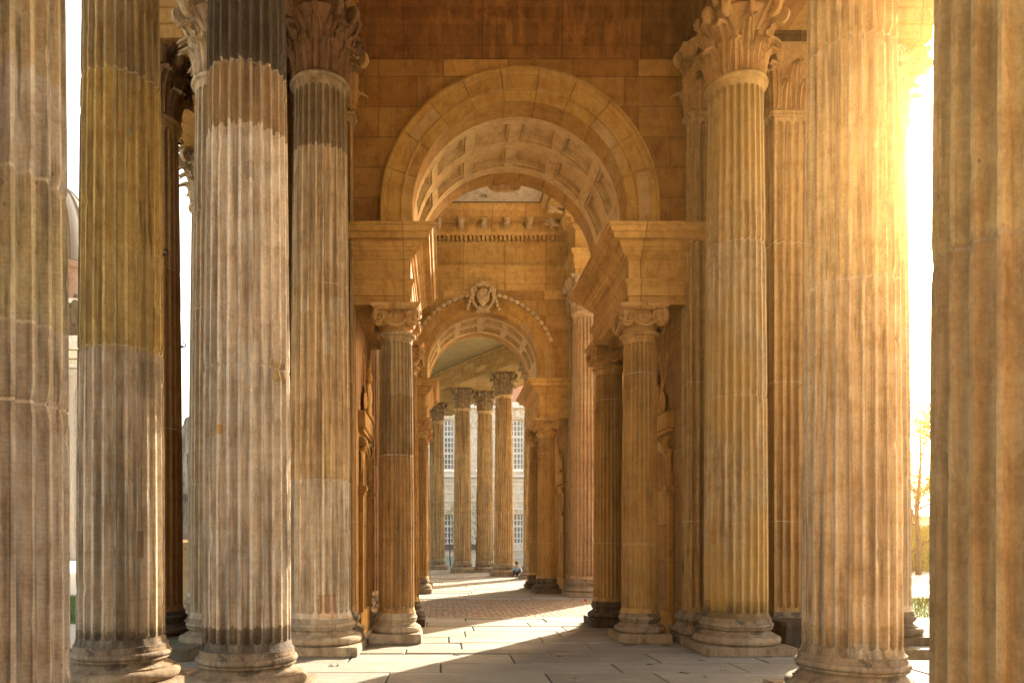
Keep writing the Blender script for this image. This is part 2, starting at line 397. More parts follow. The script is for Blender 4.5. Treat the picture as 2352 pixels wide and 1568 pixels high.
# ------------------------------------------------------------------ capitals
def leaf(mb, M4, h, w, c, seed=0, nt=24, ns=12, base_bulge=.0):
    """acanthus leaf growing along +Z from origin, outward = +X, width along Y"""
    rows=[]
    hs=h-c
    tot=hs+c*2.75
    for i in range(nt+1):
        t=i/nt; s=t*tot
        if s<hs:
            x=.018+.05*(s/hs)**2.2; z=s; nx,nz=1,0
            q=(s/hs); nx,nz=cos(.2*q),-sin(.2*q)
        else:
            a=(s-hs)/c; a=min(a,2.75)
            x=.068+c*(1-cos(a)); z=hs+c*sin(a); nx,nz=-cos(a),sin(a)
            nx,nz=cos(a),-sin(a)
        wd=w*(.80+.30*sin(pi*min(1,t*1.15)))*(1-.65*max(0,(t-.72)/.28)**1.6)
        lob=1-.42*abs(cos(pi*t*5.5))**1.3
        rows.append((x,z,nx,nz,wd,lob,t))
    F_=[];B_=[]
    for x,z,nx,nz,wd,lob,t in rows:
        for j in range(ns+1):
            s=-1+2*j/ns
            y=s*wd*.5*(lob if abs(s)>.9 else (1-(1-lob)*.35*abs(s)))
            off=.017*cos(s*pi*4)*(1-.4*t)+.010*cos(pi*t*11)*abs(s)-.045*s*s*(w/.3)
            if abs(s)<.2: off+=.012
            zz=z-.03*abs(s)**2*(1 if t>.1 else 0)
            F_.append((x-.0+nx*off,y,zz+nz*off)); B_.append((x+nx*(off-.018),y*.97,zz+nz*(off-.018)))
    n=ns+1; vs=F_+B_; o=len(F_); fs=[]
    for i in range(nt):
        for j in range(ns):
            a=i*n+j; fs.append((a,a+1,a+n+1,a+n)); fs.append((o+a,o+a+n,o+a+n+1,o+a+1))
        fs.append((i*n,(i+1)*n,o+(i+1)*n,o+i*n)); fs.append((i*n+ns,o+i*n+ns,o+(i+1)*n+ns,(i+1)*n+ns))
    for j in range(ns): fs.append((nt*n+j,nt*n+j+1,o+nt*n+j+1,o+nt*n+j))
    mb.add([tuple(M4@Vector(p)) for p in vs],fs)
def leaf_at(mb, ang, r, z, h, w, c):
    M4=Matrix.Rotation(ang,4,'Z')@Matrix.Translation((r,0,z)); leaf(mb,M4,h,w,c)
def spiral_pts(R, turns, n=34, a0=pi/2, k=.16, sgn=1):
    pts=[]
    for i in range(n+1):
        t=i/n; a=a0+sgn*t*turns*2*pi; r=R*((1-t)*(1-k)+k)*(1-.15*sin(pi*t)); pts.append((r*cos(a),r*sin(a)))
    return pts
def volute_mb(H, side):
    """corner volute of the corinthian capital (two spirals meeting on the diagonal)"""
    mb=MB()
    for sgn in (-1,1):
        # plane spans from face centre to corner; built in local frame: u along to corner, v up
        a=radians(45-sgn*11)
        U=Vector((cos(a),sin(a),0)); Wd=Vector((-sin(a),cos(a),0))
        c0=.60; zc=.80*H; R=.115
        path=[]; rad=[]
        for i in range(8):
            t=i/8; u=.33+.26*t**1.2; v=.42*H+(zc+R-.42*H)*(t**.75); path.append(U*u+Vector((0,0,v))+Wd*(-sgn*(.10*(1-t)))); rad.append(.026+.012*t)
        for i,(x,y) in enumerate(spiral_pts(R,1.75,26,pi/2,.14,-1)):
            path.append(U*(c0+x)+Vector((0,0,zc+y))+Wd*(-sgn*(.015-.002*i*.5))); rad.append(.036-.016*i/26)
        mb.tube(path,rad,6,(Wd,1.5))
        mb.tube([U*c0+Vector((0,0,zc))-Wd*.035,U*c0+Vector((0,0,zc))+Wd*.035],[.09,.09],12)
        mb.ball(U*c0+Vector((0,0,zc))-Wd*sgn*.03,.032,8,6)
        # inner helix
        a2=radians(45-sgn*33); U2=Vector((cos(a2),sin(a2),0)); W2=Vector((-sin(a2),cos(a2),0))
        path=[];rad=[]
        for i in range(6):
            t=i/6; path.append(U2*(.36+.07*t)+W2*(-sgn*.10*t)+Vector((0,0,(.50+.33*t)*H))); rad.append(.02)
        ctr=U2*.43+W2*(-sgn*.09)+Vector((0,0,.79*H))
        for i,(x,y) in enumerate(spiral_pts(.055,1.4,16,pi/2,.2,1)):
            path.append(ctr+W2*(x*sgn)+Vector((0,0,y))); rad.append(.018-.006*i/16)
        mb.tube(path,rad,5)
    # leaf under volute
    M4=Matrix.Rotation(radians(45),4,'Z')@Matrix.Translation((.40,0,.46*H))@Matrix.Rotation(radians(20),4,'Y')
    leaf(mb,M4,.24*H,.17,.06,nt=9,ns=6)
    return mb
def bell_mb(H, r1):
    mb=MB(); P=[(r1-.03,0),(r1+.0,0),(r1-.005,.15*H),(r1+.005,.4*H),(r1+.03,.6*H),(r1+.085,.78*H),(r1+.15,.865*H),(r1+.16,.875*H),(r1+.1,.88*H)]
    mb.revolve(P,32)
    return mb
def cor_capital(name, mat, H=.98, r1=.375):
    parts={}
    mb=bell_mb(H,r1)
    for k in range(8): leaf_at(mb,(k+.5)*pi/4,r1-.012,0,.40*H,.27,.068)
    for k in range(8): leaf_at(mb,k*pi/4,r1-.005,.03,.66*H,.29,.085)
    # small caulicoli stalks
    for k in range(8):
        a=(k+.5)*pi/4; U=Vector((cos(a),sin(a),0))
        mb.tube([U*(r1+.02)+Vector((0,0,.3*H)),U*(r1+.035)+Vector((0,0,.5*H)),U*(r1+.05)+Vector((0,0,.56*H))],[.028,.032,.04],8)
    parts['capital']=mb.mesh(name,mat,True,60)
    parts['volute']=volute_mb(H,0).mesh('volute',mat,True,60)
    # concave abacus
    prof=[(.50,.875),(.50,.90),(.525,.93),(.56,.955),(.565,1.0)]
    mb=MB(); n=9; ring=[]
    for q in range(4):
        a=pi/4+q*pi/2; b=a+pi/2
        A=Vector((cos(a),sin(a))); B=Vector((cos(b),sin(b))); mid=(A+B)/2
        T=(B-A).normalized()
        for i in range(n):
            t=i/(n-1); p=A.lerp(B,t)
            if i==0: p=A*1.0+T*.07
            elif i==n-1: p=B-T*.07
            p=p-mid.normalized()*.17*sin(pi*t)
            ring.append(p)
    vs=[];fs=[]; m=len(ring)
    for f,zz in prof:
        for p in ring: vs.append((p.x*f*1.34,p.y*f*1.34,zz*H))
    for i in range(len(prof)-1):
        for j in range(m): fs.append((i*m+j,i*m+(j+1)%m,(i+1)*m+(j+1)%m,(i+1)*m+j))
    fs.append(tuple(range(m-1,-1,-1))); fs.append(tuple((len(prof)-1)*m+j for j in range(m)))
    mb.add(vs,fs); parts['abacus']=mb.mesh('abacus',mat,True,40)
    mb=MB()
    for i in range(7):
        a=2*pi*i/7; mb.ball((.565,.05*cos(a),.92*H+.05*sin(a)),(.028,.032,.032),8,6)
    mb.ball((.585,0,.92*H),(.035,.03,.03),8,6)
    mb.tube([(.45,0,.55*H),(.50,0,.72*H),(.55,0,.86*H)],[.02,.028,.03],6)
    parts['fleuron']=mb.mesh('fleuron',mat,True,60)
    return parts
CAPS={}
def get_cap(matname):
    if matname not in CAPS: CAPS[matname]=cor_capital('capital',M[matname])
    return CAPS[matname]
def put_capital(parent, matname, z, rz=0):
    p=get_cap(matname); c=place('capital',p['capital'],parent,(0,0,z),rz)
    place('abacus',p['abacus'],c)
    for k in range(4):
        place('volute',p['volute'],c,rz=k*pi/2); place('fleuron',p['fleuron'],c,rz=k*pi/2)
    return c
R0=.4425; R1=.375; ZS=.50; ZT=8.11; ZC=8.20; ZA=9.18
MC={}
def cached(key,fn):
    if key not in MC: MC[key]=fn()
    return MC[key]
GCOR='fluted corinthian columns of the colonnade'
def corinthian(x,y,label,mat,cap='cap_warm',base='base',rz=0,dz=.3,rough=.6,joints=(),seed=0,plinth='base',shared=None,group=GCOR,ppf=7,zoff=0):
    t=thing('corinthian_column',label,'column',(x,y,zoff),group)
    sk=shared or ('u%d'%len(MC))
    place('shaft',cached('s'+sk,lambda:shaft_mesh('shaft',mat,ZS,ZT,R0,R1,dz,joints=joints,rough=rough,seed=seed,ppf=ppf)),t,rz=rz)
    place('base',cached('b'+sk,lambda:base_mesh('base',M[base],R0,.13,.37,seed,.8)),t)
    place('plinth',cached('p'+sk,lambda:slab_mesh('plinth',M[plinth],.615,.615,0,.13,seed,.02)),t)
    put_capital(t,cap,ZC)
    return t

# ------------------------------------------------------------------ ionic column
def ionic_capital(mat):
    mb=MB(); P=[(.24,0),(.252,0),(.25,.06),(.262,.10),(.275,.105),(.285,.12),(.30,.16),(.31,.20),(.30,.25),(.26,.3),(.26,.36)]
    mb.revolve(P,36)
    for k in range(4):        # eggs
        for o in (-.085,0,.085):
            M4=Matrix.Rotation(k*pi/2,4,'Z'); c=M4@Vector((.30 if o==0 else .288,o,.235)); mb.ball(c,(.032,.032,.05),8,6,k*pi/2)
    cap=mb.mesh('capital',mat,True,50)
    # abacus
    mb=MB()
    mb.sweep([(-.36,-.36),(.36,-.36),(.36,.36),(-.36,.36)],[(-.03,.345),(-.02,.36),(0,.375),(.012,.385),(.03,.41),(.035,.43)])
    ab=mb.mesh('abacus',mat,True,40)
    # volute pair for one corner
    mb=MB()
    for sgn in (-1,1):
        rot=Matrix.Rotation(-sgn*radians(0),4,'Z')
        # face normal N, along T
        N=Vector((1,0,0)) if sgn>0 else Vector((0,1,0)); T=Vector((0,1,0)) if sgn>0 else Vector((1,0,0))
        N=(N+T*.22).normalized(); T=Vector((-N.y,N.x,0)) if sgn>0 else Vector((N.y,-N.x,0))
        C=(Vector((1,0,0)) if sgn>0 else Vector((0,1,0)))*.315+(Vector((0,1,0)) if sgn>0 else Vector((1,0,0)))*.245+Vector((0,0,.235))
        pts=[];rad=[]
        for i,(a,b) in enumerate(spiral_pts(.135,1.9,44,pi/2,.10,-1)):
            pts.append(C+T*a+Vector((0,0,b))+N*(.012+.0008*i)); rad.append(.021-.011*i/44)
        mb.tube(pts,rad,8,(N,1.9))
        mb.tube([C-N*.12,C-N*.03,C-N*.025],[.135,.132,.10],20)
        mb.ball(C+N*.03,.024,8,6)
        # ribbon from centre to the volute
        mb.tube([N*.27+T*.03+Vector((0,0,.34)),C+Vector((0,0,.128))-T*.06,C+Vector((0,0,.126))],[.018,.022,.022],6)
    # diagonal leaf sheath
    D=Vector((1,1,0)).normalized()
    for q in range(5):
        a=radians(60-q*42); mb.ball(D*.395+D*.05*cos(a)*1.4+Vector((0,0,.235+.12*sin(a))),(.035,.05,.035),8,6,pi/4)
    vol=mb.mesh('volute',mat,True,60)
    # swag
    mb=MB(); pts=[];rad=[]
    for i in range(21):
        t=-1+i/10; pts.append((.345+.02*(1-t*t),t*.20,.215-.135*(1-t*t)**.8)); rad.append((.014+.016*(1-abs(t)))*(1.12 if i%2 else .92))
    mb.tube(pts,rad,7); sw=mb.mesh('garland',mat,True,60)
    # mask
    mb=MB(); mb.ball((.36,0,.385),(.045,.045,.058),12,9)
    mb.ball((.402,0,.38),(.016,.011,.018),7,5); mb.ball((.40,0,.352),(.012,.018,.008),7,5)
    for s in (-1,1): mb.ball((.394,s*.018,.398),(.010,.011,.008),7,5); mb.ball((.375,s*.035,.37),(.02,.014,.02),7,5)
    for i in range(11):
        a=radians(-50+i*28); mb.ball((.355,.062*cos(a+pi/2-1.57+0),.39+.062*sin(a)),(.024,.02,.02),7,5)
    mk=mb.mesh('mask',mat,True,60)
    return cap,ab,vol,sw,mk
GION='fluted ionic columns under the arches'
def ionic(x,y,label,mat,capmat='cap_warm',base='base',seed=0,shared=None,joints=(1.55,4.25),plinth='base'):
    t=thing('ionic_column',label,'column',(x,y,0),GION)
    sk='i'+(shared or 'u%d'%len(MC))
    place('shaft',cached('s'+sk,lambda:shaft_mesh('shaft',mat,.46,4.80,.29,.25,.25,joints=joints,rough=.45,seed=seed)),t)
    place('base',cached('b'+sk,lambda:base_mesh('base',M[base],.29,.15,.31,seed,.7)),t)
    place('plinth',cached('p'+sk,lambda:slab_mesh('plinth',M[plinth],.41,.41,0,.15,seed,.02)),t)
    c5=cached('ic'+capmat,lambda:ionic_capital(M[capmat]))
    c=place('capital',c5[0],t,(0,0,4.87)); place('abacus',c5[1],c)
    for k in range(4):
        place('volute',c5[2],c,rz=k*pi/2); place('garland',c5[3],c,rz=k*pi/2); place('mask',c5[4],c,rz=k*pi/2)
    return t

# ------------------------------------------------------------------ pilasters
def pil_section(x0,x1,y0,y1,m,nx,ny,face=-1):
    """rect section with flutes on the outer three sides; y0 = front (towards camera)"""
    pts=[]
    def edge(A,B,n,dep):
        A=Vector(A);B=Vector(B); L=(B-A).length; T=(B-A)/L; N=Vector((-T.y,T.x))   # inward for ccw
        pts.append(tuple(A))
        if n:
            p=L/(n+.35)
            for k in range(n):
                c=(k+.675)*p; hw=.39*p*max(m,.02)
                for q in range(7):
                    u=-1+q/3; pts.append(tuple(A+T*(c+u*hw)+N*(hw*1.3*sqrt(max(0,1-u*u)))*(1 if m>.02 else 0)))
    edge((x0,y0),(x1,y0),nx if face==-1 else 0,1); edge((x1,y0),(x1,y1),ny,1)
    edge((x1,y1),(x0,y1),nx if face==1 else 0,1); edge((x0,y1),(x0,y0),ny,1)
    return pts
def pilaster(parent,x0,x1,y0,y1,face=-1,nx=7,ny=4,z0=.5,z1=8.12,cap='cap_dark',mat='pilaster'):
    """front pilaster as a part of the gateway with base and capital sub-parts"""
    rows=[(z0,0),(z0+.06,0)]
    for e in (.12,.35,.65,1): rows.append((z0+.06+e*.05,sqrt(1-(1-e)**2)))
    for j in (1.9,4.05,6.2):
        rows+=[(j-.02,1),(j,.97),(j+.02,1)]
    for e in (1,.65,.35,.12): rows.append((z1-.06-e*.05,sqrt(1-(1-e)**2)))
    rows+=[(z1-.06,0),(z1,0)]
    mb=MB(); vs=[];fs=[];n=None
    for z,m in rows:
        s=pil_section(x0,x1,y0,y1,m,nx,ny,face); n=len(s)
        vs+=[(p[0],p[1],z) for p in s]
    for i in range(len(rows)-1):
        for j in range(n): fs.append((i*n+j,i*n+(j+1)%n,(i+1)*n+(j+1)%n,(i+1)*n+j))
    fs.append(tuple(range(n-1,-1,-1))); fs.append(tuple((len(rows)-1)*n+j for j in range(n)))
    mb.add(vs,fs)
    path=[(x0,y0),(x1,y0),(x1,y1),(x0,y1)]
    mb.sweep(path,[(-.02,z1-.01),(.02,z1),(.02,z1+.02),(.045,z1+.03),(.055,z1+.055),(.045,z1+.08),(-.02,z1+.085)])
    sh=mb.build('pilaster',M[mat],parent)
    b=MB()
    P=[(.115,0),(.115,.13),(.10,.135)]
    for i in range(7): a=-pi/2+pi*i/6; P.append((.085+.05*cos(a),.19+.05*sin(a)))
    P+=[(.075,.25),(.05,.265),(.035,.295),(.045,.33),(.055,.345)]
    for i in range(5): a=-pi/2+pi*i/4; P.append((.045+.03*cos(a),.38+.03*sin(a)))
    P+=[(.03,.42),(.03,.44),(.0,.50)]
    b.sweep(path,P); b.build('base',M['base'],sh)
    # capital: bell + leaves
    c=MB(); zc=z1+.08; H=ZA-zc
    c.sweep(path,[(-.02,zc),(-.01,zc+.5*H),(.05,zc+.75*H),(.13,zc+.87*H),(-.05,zc+.88*H)])
    c.sweep(path,[(.03,zc+.87*H),(.08,zc+.89*H),(.14,zc+.95*H),(.15,zc+H),(.0,zc+H+.001)])
    W=x1-x0; ysg=y0 if face==-1 else y1; fa=-pi/2 if face==-1 else pi/2
    def lf(x,y,a,z,h,w,cc): 
        leaf(c,Matrix.Translation((x,y,z))@Matrix.Rotation(a,4,'Z'),h,w,cc,nt=20,ns=12)
    for k in range(3): lf(x0+W*(k+.5)/3,ysg,fa,zc,.40*H,.25,.06)
    for k in range(4): lf(x0+W*k/3,ysg,fa+(0 if 0<k<3 else (-1 if (k==0)==(face==-1) else 1)*radians(40)),zc+.03,.66*H,.26,.08)
    D=y1-y0
    for sx,xx,a in ((0,x0,pi),(1,x1,0)):
        for k in range(max(1,int(D/.28))):
            q=(k+.5)/max(1,int(D/.28)); lf(xx,y0+D*q,a,zc,.40*H,.24,.06); lf(xx,y0+D*q+.1,a,zc+.03,.66*H,.24,.08)
    V=volute_mb(H,0)
    for xx,rz in ((x0,pi/2+pi/2 if face==-1 else pi/2),(x1,-pi/2 if face==-1 else 0)):
        c.merge(V,Matrix.Translation((xx+(.36 if xx==x0 else -.36),ysg+(.36 if face==-1 else -.36),zc))@Matrix.Rotation(rz,4,'Z'))
    c.build('capital',M[cap],sh,ang=60)
    return sh

# ------------------------------------------------------------------ gateways
CX=1.20; RI=1.68; RO=2.18; ZSP=6.82; IH=1.71; PW=2.59     # passage centre, radii, springing, entablature half width, pier half width
def small_ent_profile():
    z=5.30
    return [(-.03,z),(0,z),(0,z+.13),(.022,z+.135),(.022,z+.30),(.04,z+.31),(.06,z+.345),(.075,z+.35),(.075,z+.385),(.0,z+.40),
            (0,z+.70),(.03,z+.71),(.045,z+.735),(.075,z+.75),(.095,z+.79),(.13,z+.81),(.135,z+.85),(.16,z+.86),(.175,z+.905),(.20,z+.93),(.295,z+.935),(.295,z+.94),(.30,z+1.02),(.325,z+1.025),
            (.335,z+1.03),(.37,z+1.09),(.40,z+1.10),(.40,z+1.14),(0,z+1.16)]
def arc_sweep(mb, prof, y_of, segs=40, leg=.36, parts=None, gap=0):
    """prof: list of (r, y) ; sweeps over semicircle plus legs; parts splits into voussoirs"""
    def ring(th):
        if th<0: return [(CX+r,y,ZSP+th) for r,y in prof]      # right leg (th = -leg..0)
        if th>pi: return [(CX-r,y,ZSP-(th-pi)) for r,y in prof]
        return [(CX+r*cos(th),y,ZSP+r*sin(th)) for r,y in prof]
    m=len(prof)
    if parts is None: parts=[(-leg,pi+leg)]
    for a,b in parts:
        ths=[a+(b-a)*i/max(2,int(segs*(b-a)/pi)) for i in range(max(2,int(segs*(b-a)/pi))+1)]
        if a<0<b: ths.append(0.0)
        if a<pi<b: ths.append(pi)
        ths.sort(); vs=[];fs=[]
        for t in ths: vs+=ring(t)
        for i in range(len(ths)-1):
            for j in range(m-1): fs.append((i*m+j,i*m+j+1,(i+1)*m+j+1,(i+1)*m+j))
        fs.append(tuple(range(m))); fs.append(tuple((len(ths)-1)*m+j for j in range(m-1,-1,-1)))
        mb.add(vs,fs)
def spandrel(mb,x0,x1,z0,z1,y0,y1,seg=28):
    """wall slab y0..y1 with round-headed opening"""
    def bnd(th):
        c,s=cos(th),sin(th); t=1e9
        if c>1e-6: t=min(t,(x1-CX)/c)
        if c<-1e-6: t=min(t,(x0-CX)/c)
        if s>1e-6: t=min(t,(z1-ZSP)/s)
        return (CX+c*t,ZSP+s*t)
    ths=[pi*i/seg for i in range(seg+1)]+[atan2(z1-ZSP,x1-CX),atan2(z1-ZSP,x0-CX)]
    ths.sort()
    ri=RI+.15     # opening lining is built separately
    inner=[(CX+ri,z0)]+[(CX+ri*cos(t),ZSP+ri*sin(t)) for t in ths]+[(CX-ri,z0)]
    outer=[(x1,z0)]+[bnd(t) for t in ths]+[(x0,z0)]
    n=len(inner); vs=[]
    for y in (y0,y1):
        vs+=[(p[0],y,p[1]) for p in inner]+[(p[0],y,p[1]) for p in outer]
    fs=[]
    for i in range(n-1):
        fs.append((i,n+i,n+i+1,i+1)); fs.append((2*n+i,2*n+i+1,3*n+i+1,3*n+i))
        fs.append((n+i,3*n+i,3*n+i+1,n+i+1)); fs.append((i,i+1,2*n+i+1,2*n+i))
    mb.add(vs,fs)
def coffer_vault(parent, y0, y1):
    """plaster barrel vault with two rows of coffers between y0 and y1"""
    L=y1-y0
    ys=[0,.107*L,.40*L,.55*L,.87*L,L]
    ys=[y0+v for v in ys]
    rows=[(ys[1],ys[2]),(ys[3],ys[4])]
    step=radians(26.6); hw=radians(10.4)
    cells=[]
    for i in range(-3,3): c=pi/2+(i+.5)*step; cells.append((c-hw,c+hw))
    def P(th,r,y): 
        return (CX+r*cos(th),y,ZSP+r*sin(th))
    mb=MB()
    cuts=[0.0]
    for a,b in cells: cuts+=[a,b]
    cuts.append(pi)
    for i in range(len(cuts)-1):
        a,b=cuts[i],cuts[i+1]; isc=(i%2==1); n=5
        for j in range(len(ys)-1):
            if isc and j in (1,3): continue
            for q in range(n):
                t0=a+(b-a)*q/n; t1=a+(b-a)*(q+1)/n
                mb.add([P(t0,RI,ys[j]),P(t1,RI,ys[j]),P(t1,RI,ys[j+1]),P(t0,RI,ys[j+1])],[(0,1,2,3)])
    # legs
    for sx in (-1,1):
        x=CX+sx*RI; mb.add([(x,y0,ZSP-.4),(x,y1,ZSP-.4),(x,y1,ZSP),(x,y0,ZSP)],[(0,1,2,3)])
    # crown faces at both ends so the plaster reads as a shell
    vb=mb.build('vault',M['plaster'],parent)
    for a,b in cells:
        for (ya,yb) in rows:
            c=MB(); 
            rings=[(0,0,0),(0.0,0,.03),(.035,.035,.034),(.05,.05,.07),(.058,.058,.11)]  # inset(len), -, depth
            loops=[]
            for ins,_,d in rings:
                lp=[]; r=RI+d; da=ins/RI
                a_,b_=a+da,b-da; y_a,y_b=ya+ins,yb-ins; n=5
                for q in range(n+1): lp.append(P(a_+(b_-a_)*q/n,r,y_a))
                for q in range(n+1): lp.append(P(b_-(b_-a_)*q/n,r,y_b))
                loops.append(lp)
            m=len(loops[0]); vs=sum(loops,[]); fs=[]
            for i in range(len(loops)-1):
                for j in range(m): fs.append((i*m+j,i*m+(j+1)%m,(i+1)*m+(j+1)%m,(i+1)*m+j))
            o=(len(loops)-1)*m
            for q in range(5): fs.append((o+q,o+q+1,o+m-2-q,o+m-1-q))
            c.add(vs,fs); c.build('coffer',M['plaster'],vb)
def aedicule(parent, side, yc):
    """niche, console, shelf and trophy on the inner flank of a pier; side -1 left (faces +x), +1 right (faces -x)"""
    X=CX+side*PW; s=-side   # outward into the passage
    def bx(mb,d0,d1,y0,y1,z0,z1,b=.008):
        x0,x1=sorted((X+s*d0,X+s*d1)); mb.box(x0,x1,y0,y1,z0,z1,b)
    # niche: jambs, half-round head, back
    hw=.62; zs=2.55; zt=.42
    mb=MB(); n=14
    for (ra,rb,d) in ((hw,hw+.07,.045),(hw+.07,hw+.16,.07)):
        vs=[];fs=[]
        pts=[(yc+0,0)]
        path=[(1,zt)]+[(None,pi*i/n) for i in range(n+1)]+[(-1,zt)]
        for k,v in path:
            for r in (ra,rb):
                if k is not None: y,z=yc+k*r,v
                else: y,z=yc+r*cos(v),zs+r*sin(v)
                vs.append((X+s*d,y,z)); vs.append((X-s*.05,y,z))
        for i in range(len(path)-1):
            o=i*4; fs+=[(o,o+2,o+6,o+4),(o,o+4,o+5,o+1),(o+2,o+3,o+7,o+6)]
        mb.add(vs,fs)
    bx(mb,-.01,.10,yc-hw-.20,yc-hw+.02,2.36,2.42); bx(mb,-.01,.13,yc-hw-.22,yc-hw+.02,2.42,2.50); bx(mb,-.01,.10,yc+hw-.02,yc+hw+.2,2.36,2.42); bx(mb,-.01,.13,yc+hw-.02,yc+hw+.22,2.42,2.50)
    nf=mb.build('niche_frame',M['ent'],parent)
    mb=MB(); bx(mb,-.01,.05,yc-hw-.24,yc+hw+.24,.0,.42,.01); mb.build('niche_sill',M['ent'],parent)
    # consoles and shelf
    mb=MB(); bx(mb,-.01,.11,yc-.86,yc+.86,3.46,3.74,.02); bx(mb,-.01,.08,yc-.80,yc+.80,3.40,3.46,.008); sh=mb.build('shelf',M['ent'],parent)
    for yy in (yc-.66,yc+.66):
        mb=MB(); path=[];rad=[]
        for i,(a,b) in enumerate(spiral_pts(.13,1.6,24,-pi*.75,.2,1)[::-1]): path.append((X+s*(.035+a*.7),yy,3.22+b)); rad.append(.03+.012*i/24)
        for i in range(8): t=(i+1)/8; path.append((X+s*(.02+.02*sin(pi*t)),yy,3.12-.42*t)); rad.append(.042)
        for i,(a,b) in enumerate(spiral_pts(.07,1.2,14,pi/2,.25,-1)): path.append((X+s*(.02+a*.7),yy,2.68+b)); rad.append(.03-.01*i/14)
        mb.tube(path,rad,8,(Vector((0,1,0)),2.6)); mb.build('console',M['ent'],sh)
    # trophy of arms
    mb=MB()
    mb.ball((X+s*.12,yc-.05,4.35),(.13,.24,.30),14,10)       # cuirass
    mb.ball((X+s*.12,yc-.05,4.05),(.12,.20,.16),12,8)
    mb.ball((X+s*.14,yc-.05,4.75),(.11,.12,.14),12,8)        # helmet
    mb.tube([(X+s*.12,yc-.05,4.86),(X+s*.15,yc+.02,5.0),(X+s*.12,yc+.14,4.93),(X+s*.1,yc+.2,4.78)],[.03,.05,.04,.015],7)
    for dy,tp,zz in ((-.55,-.75,5.05),(-.42,-.2,5.15),(.4,.7,5.05),(.3,.45,5.2)):
        mb.tube([(X+s*.07,yc-dy*.3,3.9),(X+s*.08,yc+dy,4.6),(X+s*.08,yc+tp,zz)],[.02,.022,.018],6)
        mb.ball((X+s*.08,yc+tp,zz),(.02,.045,.09),8,6)
    for dy in (-.42,.42):
        mb.ball((X+s*.09,yc+dy,4.12),(.06,.20,.26),14,9)      # shields
        mb.ball((X+s*.14,yc+dy,4.12),(.04,.07,.08),8,6)
    for k in range(9):
        a=-.7+k*.175; mb.ball((X+s*.17,yc+a*.7,3.94+.03*sin(k*2.1)),(.06,.07,.07),8,6)
    mb.xf(Matrix.Translation((X,yc,3.74))@Matrix.Diagonal((.62,.86,.80,1))@Matrix.Translation((-X,-yc,-3.88)))
    mb.build('trophy',M['ent'],parent)
def voussoirs(n, leg, g=.0025):
    pr=[]; w=[-leg]
    ks=[pi*(i)/n for i in range(n+1)]
    out=[]
    out.append((-leg,ks[1]-g))
    for i in range(1,n-1): out.append((ks[i]+g,ks[i+1]-g))
    out.append((ks[n-1]+g,pi+leg))
    return out
